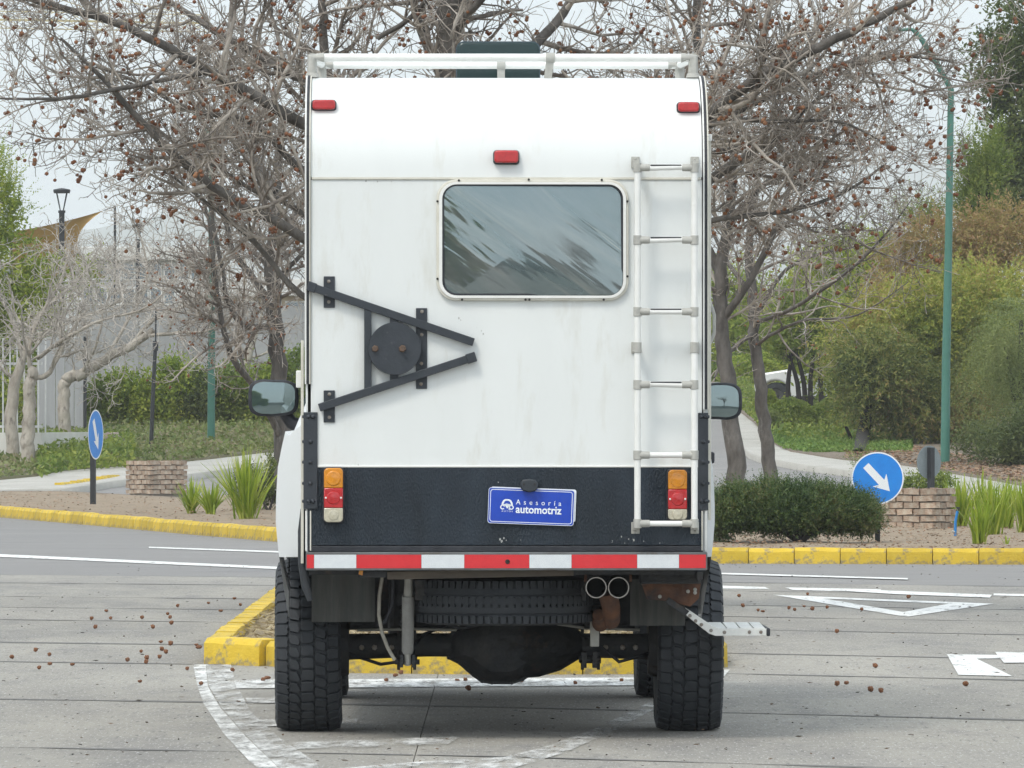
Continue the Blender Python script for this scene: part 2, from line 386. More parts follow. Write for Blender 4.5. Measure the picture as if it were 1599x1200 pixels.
def fine(tab, a, b, n): return [a + (b - a) * i / n for i in range(n + 1)]
# pavements
lw_b = [(-60, 772), (0, 766), (105, 764), (190, 750), (300, 741), (430, 722), (500, 714)]
lw_t = [(-60, 752), (0, 747), (60, 741), (100, 732), (195, 725), (300, 718), (420, 704), (500, 696)]
o = struct(slab_cols('pavement', [(x, interp(lw_b, x), interp(lw_t, x)) for x in fine(0, -60, 500, 24)], 0.12, 0.2, M_walk))
rw_b = [(1135, 668), (1150, 690), (1175, 712), (1250, 726), (1330, 736), (1450, 752), (1660, 800)]
rw_t = [(1135, 634), (1152, 638), (1172, 652), (1205, 690), (1225, 702), (1310, 716), (1420, 726), (1480, 737), (1560, 750), (1660, 770)]
o = struct(slab_cols('pavement', [(x, interp(rw_b, x), interp(rw_t, x)) for x in fine(0, 1135, 1660, 30)], 0.12, 0.2, M_walk))
# planted ground behind the pavements
struct(slab_cols('planted_bank', [(x, interp(lw_t, x) - 0.2, 600) for x in fine(0, -60, 560, 16)], 0.16, 0.3, M_ground, 14))
M_litter = pm('leaf_litter', (0.23, 0.195, 0.155), (0.15, 0.12, 0.09), 0.95, scale=9, c3=(0.33, 0.15, 0.09), s3=14, lo3=0.58, hi3=0.68, bump=0.03, bscale=30)
struct(slab_cols('planted_verge', [(x, interp(rw_t, x) - 0.2, min(interp(rw_t, x) - 4, 592)) for x in fine(0, 1150, 1660, 18)], 0.15, 0.3, M_litter, 14))
# the far island: soil bed and yellow kerb stones
kb = [(-80, 800), (0, 808), (150, 821), (300, 835), (443, 847), (620, 860), (780, 869), (950, 876), (1110, 880), (1400, 881), (1680, 882)]
it = [(-80, 778), (0, 767), (105, 767), (190, 772), (290, 777), (440, 768), (520, 780), (900, 790), (1680, 784)]
def kerb_top(x): return CY + (CH - 0.125) * F / (GP(x, interp(kb, x)).y + 0.12)
struct(slab_cols('island_soil', [(x, kerb_top(x), interp(it, x)) for x in fine(0, -80, 1680, 70)], 0.125, 0.14, M_soil, 12, 0.05))
M_yel = pm('yellow_kerb_paint', (0.62, 0.44, 0.045), (0.55, 0.37, 0.03), 0.8, scale=7, c3=(0.27, 0.22, 0.12), s3=11.0, lo3=0.52, hi3=0.64, obj_rand=0.13, bump=0.006, bscale=35)
def stone_mesh(L, seed, H=0.155, Wd=0.15):
    r = random.Random(seed); b = MB(); n = 5
    prof = [(0, -0.05), (0.004, H - 0.035), (0.03, H), (Wd, H), (Wd, -0.05)]
    rings = []
    for i in range(n + 1):
        x = -L / 2 + L * i / n
        rings.append([Vector((x, y + r.uniform(-.004, .004), z + (r.uniform(-.004, .004) if z > 0 else 0))) for y, z in prof])
    vs = [p for q in rings for p in q]; k = len(prof); fs = []
    for i in range(n):
        for j in range(k): fs.append((i * k + j, i * k + (j + 1) % k, (i + 1) * k + (j + 1) % k, (i + 1) * k + j))
    fs += [tuple(range(k)), tuple((n * k + j) for j in range(k - 1, -1, -1))]
    b.add(vs, fs); me = bpy.data.meshes.new('kerb_stone'); me.from_pydata(b.v, [], b.f)
    bm = bmesh.new(); bm.from_mesh(me); bmesh.ops.recalc_face_normals(bm, faces=bm.faces); bm.to_mesh(me); bm.free()
    me.materials.append(M_yel); return me
def kerb(name, pts, L, variants=5, lean=0.0):
    k = struct(bpy.data.objects.new(name, None)); COL.objects.link(k); k.location = pts[0]; kin = Matrix.Translation(pts[0]).inverted()
    ms = [stone_mesh(L - 0.008, 100 + i) for i in range(variants)]
    seg, acc = 0, 0.0; total = sum((b - a).length for a, b in zip(pts, pts[1:])); s = L / 2
    while s < total:
        d = s; i = 0
        while i < len(pts) - 2 and d > (pts[i + 1] - pts[i]).length: d -= (pts[i + 1] - pts[i]).length; i += 1
        t = (pts[i + 1] - pts[i]).normalized(); p = pts[i] + t * d
        o = bpy.data.objects.new('kerb_stone', ms[rnd.randrange(variants)]); COL.objects.link(o); o.parent = k
        o.location = Vector((p.x, p.y, p.z)) - pts[0] + Vector((0, 0, rnd.uniform(-.006, .006))); o.rotation_euler = (0, rnd.uniform(-.008, .008), math.atan2(t.y, t.x) + rnd.uniform(-.006, .006))
        s += L
    return k
kerb('yellow_kerb', [GP(x, interp(kb, x)) for x in fine(0, -60, 1660, 60)], 0.46)
kerb('yellow_kerb', [GP(x, y, 0.0) for x, y in ((98, 768), (130, 764), (165, 758), (192, 753))], 0.6)
# the near island in front of the truck
NI = [GP(323, 1037), GP(1138, 1042)]; NI_l = Vector((-1.86, 54.5, 0)); NI_r = Vector((1.42, 54.5, 0))
c1 = Vector((NI[0].x - 0.02, NI[0].y, 0)); c2 = Vector((NI[1].x, NI[1].y, 0))
kerb('yellow_kerb', [NI_l, c1 + Vector((0, 0.16, 0))], 0.55); kerb('yellow_kerb', [c1] + [GP(x, y) for x, y in ((435, 1042), (560, 1051.5), (780, 1054), (1000, 1053), (1095, 1048))] + [c2], 0.5); kerb('yellow_kerb', [c2 + Vector((0, 0.16, 0)), NI_r, NI_r + Vector((-0.6, 0.5, 0)), NI_l + Vector((0.6, 0.5, 0)), NI_l], 0.55)
V = []
for j in range(25):
    for i in range(9):
        y = c1.y + 0.12 + (54.6 - c1.y - 0.12) * j / 24 - (1 - j / 24) * 1.25 * (1 - ((i - 4) / 4) ** 2); x0 = c1.x + (NI_l.x - c1.x) * j / 24 + 0.12; x1 = c2.x + (NI_r.x - c2.x) * j / 24 - 0.12
        x = x0 + (x1 - x0) * i / 8; V.append((x, y, 0.105 + 0.03 * mnoise.noise((x * 1.5, y * 1.5, 4))))
struct(np_mesh('island_soil', V, [(j * 9 + i, j * 9 + i + 1, (j + 1) * 9 + i + 1, (j + 1) * 9 + i) for j in range(24) for i in range(8)], M_straw))

# hills in the haze, and the air itself
M_hill = pm('hill_scrub', (0.12, 0.115, 0.07), (0.07, 0.085, 0.05), 1.0, scale=0.004, c3=(0.17, 0.145, 0.10), s3=0.01)
def hill(name, y0, y1, tab, seed):
    xs = np.linspace(-1900, 1900, 96); V = []; rowsn = 14
    for j in range(rowsn):
        f = j / (rowsn - 1); y = y0 + (y1 - y0) * f
        for x in xs:
            h = interp(tab, x) * math.sin(math.pi * min(1, f * 0.92 + 0.0)) ** 0.8
            h *= 1 + 0.22 * mnoise.fractal((x * 0.004, y * 0.004, seed), 1.0, 2.0, 5)
            V.append((x, y, max(-0.4, h)))
    n = len(xs)
    return struct(np_mesh(name, V, [(j * n + i, j * n + i + 1, (j + 1) * n + i + 1, (j + 1) * n + i) for j in range(rowsn - 1) for i in range(n - 1)], M_hill, None, True))
hill('hills', 5200, 6600, [(-1900, 120), (-600, 135), (-330, 175), (-150, 160), (120, 130), (360, 185), (520, 150), (900, 190), (1900, 150)], 2.0)
hill('hills', 7000, 9600, [(-1900, 210), (-600, 200), (-60, 230), (300, 300), (520, 330), (800, 300), (1900, 290)], 5.0)
hz = MB().bb(-4100, 4100, -210, 9900, -1.2, 420).build('haze', None)
stuff(hz); m = bpy.data.materials.new('hazy_air'); m.use_nodes = True; N = m.node_tree.nodes; L = m.node_tree.links
for n in list(N):
    if n.type == 'BSDF_PRINCIPLED': N.remove(n)
pv = N.new('ShaderNodeVolumePrincipled'); pv.inputs['Density'].default_value = 0.00026; pv.inputs['Color'].default_value = (0.93, 0.965, 1.0, 1); pv.inputs['Anisotropy'].default_value = 0.0
L.new(pv.outputs['Volume'], [n for n in N if n.type == 'OUTPUT_MATERIAL'][0].inputs['Volume']); hz.data.materials.append(m)
# ------------------------------------------------------------------ the truck with its camper body
TY0 = 28.8; TX0 = (792 - CX) / F * TY0; YAW = 0.0155
truck = thing('camper_truck', 'white pickup truck with a boxy white camper body, ladder and black lower tail panel', 'camper truck', (TX0, TY0, 0), YAW)
def tl(px, py, y=0.0):                               # photo point at depth y ahead of the tail -> the truck's own coordinates
    D = TY0 + y; return Vector(((px - CX) / F * D - TX0 + YAW * y, y, CH - (py - CY) / F * D))
def tx(px, y=0.0): return tl(px, 0, y).x
def tz(py, y=0.0): return tl(0, py, y).z
S = F / TY0                                          # px per metre at the tail
TC = -0.022                                          # centre line of the chassis

M_white = pm('white_gelcoat', (0.725, 0.745, 0.735), (0.69, 0.71, 0.70), 0.36, scale=1.7, stretch=(2.2, 1, 0.5), c3=(0.54, 0.525, 0.46), s3=3.4, lo3=0.54, hi3=0.86, bump=0.0016, bscale=2.0, coat=0.12)
M_body = pm('white_car_paint', (0.74, 0.76, 0.77), (0.71, 0.73, 0.74), 0.25, scale=2, coat=0.5)
M_cream = pm('cream_trim', (0.66, 0.64, 0.57), (0.57, 0.55, 0.48), 0.5, scale=14, c3=(0.36, 0.32, 0.25), s3=22, lo3=0.64, hi3=0.8)
M_whtube = pm('white_tube', (0.80, 0.80, 0.78), (0.72, 0.72, 0.69), 0.4, scale=9)
M_fit = pm('grey_fitting', (0.44, 0.435, 0.40), (0.36, 0.355, 0.33), 0.6, scale=25, bump=0.001, bscale=120)
M_black = pm('black_steel', (0.022, 0.028, 0.036), (0.032, 0.038, 0.048), 0.5, scale=12, c3=(0.10, 0.10, 0.10), s3=26, lo3=0.62, hi3=0.74, bump=0.001, bscale=60)
M_gask = pm('black_rubber_trim', (0.014, 0.016, 0.022), (0.03, 0.032, 0.04), 0.6, scale=20)
M_dark = pm('grimy_underbody', (0.024, 0.027, 0.032), (0.046, 0.044, 0.043), 0.7, scale=9, c3=(0.085, 0.058, 0.042), s3=7, lo3=0.58, hi3=0.72, bump=0.004, bscale=40)
M_rust = pm('rusty_steel', (0.17, 0.08, 0.045), (0.08, 0.042, 0.03), 0.85, scale=12, c3=(0.035, 0.032, 0.033), s3=6, bump=0.003, bscale=60)
M_rubber = pm('tyre_rubber', (0.020, 0.024, 0.030), (0.034, 0.038, 0.044), 0.72, scale=9, c3=(0.062, 0.062, 0.06), s3=16, lo3=0.6, hi3=0.8, bump=0.001, bscale=120)
M_flap = pm('dusty_mud_flap', (0.065, 0.07, 0.068), (0.10, 0.10, 0.095), 0.85, scale=5, stretch=(9, 1, 0.7), c3=(0.15, 0.145, 0.13), s3=5, lo3=0.6, hi3=0.78)
M_chrome = pm('steel_pipe', (0.42, 0.40, 0.37), (0.30, 0.27, 0.24), 0.38, metal=0.9, scale=20)
M_bolt = pm('bolt_steel', (0.28, 0.27, 0.25), (0.20, 0.15, 0.11), 0.55, metal=0.5, scale=60)
M_stud = pm('rusted_stud', (0.14, 0.085, 0.055), (0.07, 0.05, 0.04), 0.8, scale=60)
M_hole = pm('dark_screw', (0.02, 0.018, 0.016), None, 0.7)
def black_panel():
    m, nt, N, L, P = nodes_of('textured_black_panel')
    tc = N.new('ShaderNodeTexCoord'); no = N.new('ShaderNodeTexNoise'); no.inputs['Scale'].default_value = 2.5; no.inputs['Detail'].default_value = 8
    mp = N.new('ShaderNodeMapping'); mp.inputs['Scale'].default_value = (2.2, 1, 0.6); L.new(tc.outputs['Object'], mp.inputs['Vector']); L.new(mp.outputs['Vector'], no.inputs['Vector'])
    r = N.new('ShaderNodeValToRGB'); e = r.color_ramp.elements; e[0].position = 0.33; e[0].color = (0.010, 0.016, 0.023, 1); e[1].position = 0.78; e[1].color = (0.026, 0.038, 0.054, 1)
    L.new(no.outputs['Fac'], r.inputs['Fac']); L.new(r.outputs['Color'], P.inputs['Base Color']); P.inputs['Roughness'].default_value = 0.55; P.inputs['Specular IOR Level'].default_value = 0.35
    vo = N.new('ShaderNodeTexVoronoi'); vo.inputs['Scale'].default_value = 150; m2 = N.new('ShaderNodeMapping'); m2.inputs['Rotation'].default_value = (0, 0.78, 0); m2.inputs['Scale'].default_value = (1, 1, 0.45)
    L.new(tc.outputs['Object'], m2.inputs['Vector']); L.new(m2.outputs['Vector'], vo.inputs['Vector'])
    b = N.new('ShaderNodeBump'); b.inputs['Distance'].default_value = 0.003; L.new(vo.outputs['Distance'], b.inputs['Height']); L.new(b.outputs['Normal'], P.inputs['Normal'])
    return m
M_panel = black_panel()
def lens(name, c, rough=0.18, dark=0.72):
    m = pm(name, c, tuple(v * dark for v in c), rough, scale=40, coat=0.6, bump=0.0012, bscale=190); return m
M_red = lens('red_lens', (0.52, 0.016, 0.02)); M_amber = lens('amber_lens', (0.72, 0.27, 0.01)); M_clear = lens('yellowed_clear_lens', (0.56, 0.52, 0.40))
def glassy(name, col, refl, rough=0.03, wave=0.0, tint=(0.8, 0.9, 0.95), refl_streak=None):
    m, nt, N, L, P = nodes_of(name)
    P.inputs['Base Color'].default_value = rgba(col); P.inputs['Roughness'].default_value = 0.3; P.inputs['Specular IOR Level'].default_value = 0.2
    g = N.new('ShaderNodeBsdfGlossy'); g.inputs['Color'].default_value = rgba(tint); g.inputs['Roughness'].default_value = rough
    ms = N.new('ShaderNodeMixShader'); ms.inputs[0].default_value = refl
    L.new(P.outputs['BSDF'], ms.inputs[1]); L.new(g.outputs['BSDF'], ms.inputs[2]); L.new(ms.outputs['Shader'], N['Material Output'].inputs['Surface'])
    if refl_streak:                                       # slanting pale streaks: distorted sky reflections painted into the pane's base colour
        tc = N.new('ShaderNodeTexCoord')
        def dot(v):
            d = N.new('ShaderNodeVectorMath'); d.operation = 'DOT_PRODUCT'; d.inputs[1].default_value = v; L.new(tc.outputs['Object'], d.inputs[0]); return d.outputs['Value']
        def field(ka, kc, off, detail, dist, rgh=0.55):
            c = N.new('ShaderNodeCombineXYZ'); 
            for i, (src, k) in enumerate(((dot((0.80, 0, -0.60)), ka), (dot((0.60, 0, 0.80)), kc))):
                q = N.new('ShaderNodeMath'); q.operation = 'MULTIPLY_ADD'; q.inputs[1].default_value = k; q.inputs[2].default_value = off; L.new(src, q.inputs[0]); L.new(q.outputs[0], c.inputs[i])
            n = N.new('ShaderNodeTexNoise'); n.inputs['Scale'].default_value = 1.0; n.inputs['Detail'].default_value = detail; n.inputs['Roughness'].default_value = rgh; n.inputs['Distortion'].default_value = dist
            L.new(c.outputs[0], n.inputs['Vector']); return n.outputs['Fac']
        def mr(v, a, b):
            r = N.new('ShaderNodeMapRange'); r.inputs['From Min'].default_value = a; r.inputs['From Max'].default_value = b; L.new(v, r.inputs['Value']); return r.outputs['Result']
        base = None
        for (ka, kc, off, det, dist, a, b, colr) in refl_streak:
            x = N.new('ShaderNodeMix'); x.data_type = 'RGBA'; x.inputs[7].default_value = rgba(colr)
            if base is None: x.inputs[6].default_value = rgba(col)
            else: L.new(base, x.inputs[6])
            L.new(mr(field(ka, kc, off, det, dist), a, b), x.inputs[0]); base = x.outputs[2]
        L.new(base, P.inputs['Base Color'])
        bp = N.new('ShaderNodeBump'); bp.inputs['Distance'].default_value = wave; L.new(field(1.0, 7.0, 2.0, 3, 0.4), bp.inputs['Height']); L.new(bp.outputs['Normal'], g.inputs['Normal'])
    return m
M_pane = glassy('wavy_acrylic', (0.035, 0.062, 0.068), 0.27, 0.05, 0.006, (0.62, 0.74, 0.76), [(1.3, 5.0, 0.0, 5, 0.5, 0.36, 0.66, (0.115, 0.125, 0.125)), (1.0, 9.0, 5.3, 4, 0.8, 0.55, 0.72, (0.165, 0.165, 0.15)), (0.9, 17.0, 9.1, 3, 0.5, 0.64, 0.72, (0.26, 0.255, 0.215))])  # pale list entries paint streaks of reflected sky into the pane
M_mirror = glassy('mirror_glass', (0.05, 0.08, 0.085), 0.34, 0.015, 0.0, (0.55, 0.66, 0.66))
M_acryl = glassy('dark_green_acrylic', (0.006, 0.022, 0.021), 0.035, 0.08)

# --- camper shell
zt = tz(122, 0.45); zs = tz(277); xl, xr = tx(486), tx(1097); zb = tz(729); zB = tz(852)
# upper tail panel: bends forward into the roof
prof = []
for i in range(13):
    a = math.radians(90 * i / 12); prof.append((0.46 * (1 - math.cos(a)), zs + (zt - zs) * math.sin(a)))
def curve_y(z):
    t = min(1, max(0, (z - zs) / (zt - zs))); return 0.46 * (1 - math.sqrt(max(0, 1 - t * t)))
b = MB(); n = len(prof); vs = []
for k in range(2):
    off = 0.03 * k
    for (y, z) in prof: vs += [Vector((xl, y + off, z - off * 0.3)), Vector((xr, y + off, z - off * 0.3))]
fs = []
for i in range(n - 1):
    fs.append((2 * i, 2 * i + 1, 2 * i + 3, 2 * i + 2)); o_ = 2 * n; fs.append((o_ + 2 * i, o_ + 2 * i + 2, o_ + 2 * i + 3, o_ + 2 * i + 1))
    for s in (0, 1): fs.append((2 * i + s, 2 * i + 2 + s, o_ + 2 * i + 2 + s, o_ + 2 * i + s))
fs += [(0, 2 * n, 2 * n + 1, 1), (2 * n - 2, 2 * n - 1, 4 * n - 1, 4 * n - 2)]
b.add(vs, fs).build('upper_tail_panel', M_white, truck, 40)
MB().bb(xl, xr, 0, 0.03, zb, zs - 0.012).build('tail_panel', M_white, truck, bevel=0.003)
sm = MB().bb(xl + .004, xr - .004, -0.007, 0.012, zs - 0.0115, zs - 0.001).build('seam_strip', M_cream, truck, bevel=0.002)
MB().bb(xl - 0.012, xr + 0.004, -0.004, 0.03, zB, zb - 0.004).build('lower_tail_panel', M_panel, truck, bevel=0.003)
MB().bb(xl - 0.012, xr + 0.004, -0.0035, 0.028, tz(862), zB - 0.002).build('skirt_strip', M_gask, truck, bevel=0.003)
MB().bb(xl, xr, -0.006, 0.02, zb - 0.0035, zb + 0.006).build('drip_strip', M_whtube, truck, bevel=0.002)
# side walls with the same curved tail, roof, floor, front and over-cab part
for s, x0, x1 in ((-1, tx(478), xl - 0.014), (1, xr + 0.006, tx(1106))):
    out = [Vector((x0, 0.012, 0.86))] + [Vector((x0, y + 0.012, z + 0.004)) for y, z in prof] + [Vector((x0, 4.35, zt + 0.004)), Vector((x0, 4.35, 2.12)), Vector((x0, 2.45, 2.02)), Vector((x0, 2.45, 1.44)), Vector((x0, 0.35, 1.44)), Vector((x0, 0.35, 0.86))]
    MB().prism(out, (x1 - x0, 0, 0)).build('side_wall', M_white, truck)
    # black gasket with pale edge that runs down the tail corner
    xc = x0 + 0.009 if s < 0 else x1 - 0.009
    g, e1, e2 = MB(), MB(), MB(); path = [(-0.006, tz(600) if s < 0 else 1.5)] + [(y - 0.006, z + 0.002) for y, z in prof]
    for (ya, za), (yb, zb_) in zip(path, path[1:]):
        g.bar((xc, ya, za), (xc, yb, zb_), 0.011, 0.02, (0, -1, 0)); e1.bar((xc - 0.0095, ya, za), (xc - 0.0095, yb, zb_), 0.007, 0.016, (0, -1, 0)); e2.bar((xc + 0.0095, ya, za), (xc + 0.0095, yb, zb_), 0.006, 0.016, (0, -1, 0))
    g.build('corner_gasket', M_gask, truck); e1.build('corner_trim', M_whtube, truck); e2.build('corner_trim', M_cream, truck)
MB().bb(xl - 0.01, xr + 0.004, 0.44, 4.34, zt - 0.05, zt - 0.002).build('roof', M_white, truck)
MB().bb(xl - 0.01, xr + 0.004, 2.40, 2.44, 1.46, zt - 0.055).build('front_wall', M_white, truck)
MB().bb(xl - 0.01, xr + 0.004, 2.45, 4.34, 2.08, 2.13).build('overcab_floor', M_white, truck)
MB().bb(xl - 0.01, xr + 0.004, 4.30, 4.34, 2.14, zt - 0.055).build('overcab_front', M_white, truck)
MB().bb(xl - 0.01, xr + 0.004, 0.035, 2.39, 0.83, 0.86).build('camper_floor', M_dark, truck)
# --- rear window
fr = MB().ring(rrect(tx(682), tx(982), tz(470), tz(281), 0.088, -0.02, 8), rrect(tx(692.5), tx(972), tz(460.5), tz(289.5), 0.062, -0.02, 8), (0, 0.0195, 0)).build('window', M_cream, truck, 50, bevel=0.004)
MB().ring(rrect(tx(686), tx(978), tz(466), tz(285), 0.078, -0.026, 8), rrect(tx(691), tx(973.5), tz(462), tz(288.5), 0.066, -0.026, 8), (0, 0.007, 0)).build('frame_lip', M_whtube, fr, 50)
MB().ring(rrect(tx(690.5), tx(974), tz(462.5), tz(288), 0.066, -0.0205, 8), rrect(tx(694), tx(970.5), tz(459), tz(291), 0.056, -0.0205, 8), (0, 0.006, 0)).build('rubber_seal', M_gask, fr)
oc = rrect(tx(692), tx(972.5), tz(461), tz(289), 0.06, 0, 8); wx, wz = (tx(692) + tx(972.5)) / 2, (tz(461) + tz(289)) / 2; vs, fs = [], []; NR = 12; k = len(oc)
for q in range(NR, 0, -1):                           # bowed sheet: rings shrinking to the centre
    for p in oc:
        x, z = wx + (p.x - wx) * q / NR, wz + (p.z - wz) * q / NR; u_, v_ = (x - wx) / 0.40, (z - wz) / 0.25
        vs.append(Vector((x, -0.012 - 0.022 * (1 - 0.7 * u_ * u_ - 0.3 * v_ * v_) + 0.006 * u_ * v_ + 0.004 * v_, z)))
for i in range(NR - 1):
    for j in range(k): fs.append((i * k + j, i * k + (j + 1) % k, (i + 1) * k + (j + 1) % k, (i + 1) * k + j))
vs.append(Vector((wx, -0.034, wz))); fs += [((NR - 1) * k + j, (NR - 1) * k + (j + 1) % k, NR * k) for j in range(k)]
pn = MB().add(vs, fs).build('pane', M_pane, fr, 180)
MB().prism(rrect(tx(692), tx(972.5), tz(461), tz(289), 0.06, 0.0, 8), (0, -0.004, 0)).build('inner_pane', M_acryl, fr)
for px, py in ((717, 281 + 1.5), (826, 281), (940, 281.5), (682.5 + 1, 315), (980, 315), (682.5 + 1, 436), (980, 432), (722, 468.5), (821, 468.5), (827, 468.5), (943, 468.5)):
    p = tl(px, py); MB().lathe([(0, 0.0), (0, 0.0055), (0.006, 0.0055), (0.007, 0.0)], (p.x, -0.021, p.z), (0, -1, 0), 8).build('screw', M_hole, fr)
# --- marker lights
for x0, x1, y0, y1 in ((487, 526, 156.5, 174.5), (1057, 1093.5, 159.5, 177.5), (770.5, 811.5, 235, 257.5)):
    zc = tz((y0 + y1) / 2, 0.15 if y0 < 200 else 0.0); yc = curve_y(zc) if y0 < 200 else curve_y(zc)
    D = TY0 + yc; X0, X1, Z0, Z1 = tx(x0, yc), tx(x1, yc), tz(y1, yc), tz(y0, yc)
    bs = MB().prism(rrect(X0, X1, Z0, Z1, 0.016, yc - 0.022, 5), (0, 0.075, 0)).build('marker_light', M_gask, truck, bevel=0.003)
    MB().prism(rrect(X0 + .005, X1 - .005, Z0 + .007, Z1 - .002, 0.014, yc - 0.046, 5), (0, 0.024, 0)).build('red_lens', M_red, bs, 50, bevel=0.008, seg=3)
# --- spare wheel carrier (black steel)
car = MB()
def flat(px0, px1, py0, py1, y0, y1): return MB().bb(tx(px0), tx(px1), y0, y1, tz(py1), tz(py0))
fl = flat(506, 523.5, 432, 481, -0.008, -0.0005).build('wheel_carrier', M_black, truck, bevel=0.002)
flat(506, 523.5, 610, 660, -0.008, -0.0005).build('mount_strap', M_black, fl, bevel=0.002); flat(650, 667.5, 481.5, 607.5, -0.008, -0.0005).build('mount_strap', M_black, fl, bevel=0.002)
def bar_px(name, a, b, w, y, th=0.028):
    p, q = tl(*a), tl(*b); p.y = q.y = y; return MB().bar(p, q, w / S, th, (0, -1, 0)).build(name, M_black, fl, bevel=0.003)
bar_px('carrier_bar', (482, 447), (740, 535), 12.5, -0.024); bar_px('carrier_bar', (499, 637), (743, 557), 12.5, -0.0255)
bar_px('bar_sleeve', (481, 446.5), (494, 451), 14.8, -0.024, 0.033); bar_px('bar_sleeve', (729, 561.5), (743.5, 557), 15.5, -0.0255, 0.034)
bar_px('carrier_post', (575, 480), (575, 610), 11.5, -0.022, 0.024); bar_px('carrier_post', (616, 492), (616, 598), 13.5, -0.020, 0.02)
c = tl(617, 545); MB().lathe([(0, 0.0), (0, 0.1175), (0.006, 0.1185), (0.012, 0.1175), (0.012, 0.0)], (c.x, -0.042, c.z), (0, -1, 0), 48).build('wheel_plate', M_black, fl, 35)
for px, py, r, h, m in ((586.5, 545, 0.012, 0.026, M_stud), (629, 545, 0.013, 0.03, M_stud)):
    p = tl(px, py); MB().lathe([(0, 0), (0, r * 1.35), (0.006, r * 1.35), (0.008, r), (h, r), (h, 0)], (p.x, -0.053, p.z), (0, -1, 0), 6).build('stud', m, fl)
for px, py in ((514, 440), (514, 472), (515, 616), (515, 652), (659.5, 487), (659, 523), (658.5, 568), (658, 600)):
    p = tl(px, py); MB().lathe([(0, 0), (0, 0.0085), (0.005, 0.008), (0.007, 0.0)], (p.x, -0.0085, p.z), (0, -1, 0), 8).build('bolt', M_bolt, fl, 40)
# --- ladder
lad = MB().tube([tl(996, 268, -0.11), tl(996, 812, -0.11)], 0.0145, 14).build('ladder', M_whtube, truck, 40)
MB().tube([tl(1085, 268, -0.11), tl(1085, 812, -0.11)], 0.0145, 14).build('rail', M_whtube, lad, 40)
M_grip = pm('black_grip', (0.03, 0.03, 0.034), (0.05, 0.05, 0.055), 0.8, scale=40)
for py in (262, 375, 487, 601, 711, 818):
    a, c = tl(1000, py, -0.11), tl(1081, py, -0.11); dy = (Vector((0, 0, 0.004)) if py in (262, 375) else Vector((0, 0, -0.004 if py == 601 else 0)))
    rg = MB().tube([a - dy, c + dy], 0.0125, 12).build('rung', M_whtube, lad, 40)
    if py not in (711, 818): MB().bar((a + (c - a) * .2) + Vector((0, -0.004, 0.0105)), (a + (c - a) * .8) + Vector((0, -0.004, 0.0105)), 0.016, 0.006).build('grip_strip', M_grip, rg, bevel=0.002)
    for px, q in ((996, 1), (1085, -1)):
        p = tl(px, py, -0.11); f = MB().tube([p + Vector((0, 0, -0.021)), p + Vector((0, 0, 0.021))], 0.0185, 14); f.tube([p, p + Vector((q * 0.055, 0, 0))], 0.0165, 12)
        f.build('fitting', M_fit, lad, 40, bevel=0.002)
for py, up in ((256, 1), (543, 0), (822, -1)):
    for px in (994, 1087):
        p = tl(px, py, -0.10); d = 0.5 * (1 if px > 1000 else -1)
        f = MB().bar((p.x, -0.11, p.z), (p.x, curve_y(p.z) - 0.001, p.z), 0.028, 0.034); yw = curve_y(p.z) - 0.001; f.bb(p.x - 0.019, p.x + 0.019, yw - 0.008, yw, p.z - 0.026 + 0.010 * up, p.z + 0.026 + 0.010 * up); f.lathe([(0, 0.006), (0.003, 0.005), (0.004, 0)], (p.x, yw - 0.008, p.z + 0.026 * up), (0, -1, 0), 8)
        if py == 543: f.tube([Vector((tx(996 if px < 1000 else 1085, -0.11), -0.11, p.z - 0.024)), Vector((tx(996 if px < 1000 else 1085, -0.11), -0.11, p.z + 0.024))], 0.0185, 12)
        f.build('wall_bracket', M_fit, lad, 40, bevel=0.002)
# --- roof rack
yb, yf = 0.42, 1.75
zb1, zf1 = tz(90.5, yb), tz(102, yf); XL, XR = tx(488, yb), tx(1083, yb)
rk = MB().tube([(XL + .02, yb, zb1), (XR - .02, yb, zb1)], 0.0185, 14).build('roof_rack', M_whtube, truck, 40)
fxL, fxR = tx(503, yf), tx(1062, yf)
MB().tube([(fxL, yf, zf1), (fxR, yf, zf1)], 0.0185, 14).build('rack_tube', M_whtube, rk, 40)
for xa, xb in ((XL, fxL), (XR, fxR)):
    MB().tube([(xa, yb + .03, zb1), (xb, yf - .03, zf1)], 0.017, 12).build('rack_tube', M_whtube, rk, 40)
    for (x, y, z) in ((xa, yb, zb1), (xb, yf, zf1)):
        sgn = 1 if x < 0 else -1
        f = MB().tube([(x + sgn * 0.055, y, z), (x, y, z), (x, y, zt - 0.012)], [0.023, 0.024, 0.023], 12); f.tube([(x, y, z), (x, y + (0.06 if y < 1 else -0.06), z)], 0.0225, 12)
        f.tube([(x, y, zt + 0.0), (x, y, zt + 0.02)], [0.034, 0.026], 12); f.build('corner_fitting', M_fit, rk, 40)
for px, y, z in ((860, yb, zb1), (783, yf, zf1)):
    x = tx(px, y); f = MB().tube([(x - 0.02, y, z), (x + 0.02, y, z)], 0.0235, 14); f.bar((x, y, z), (x - (0.012 if y < 1 else 0), y + 0.01, zt - 0.01), 0.036, 0.022, (0, 1, 0)); f.build('rack_clamp', M_fit, rk, 40, bevel=0.002)
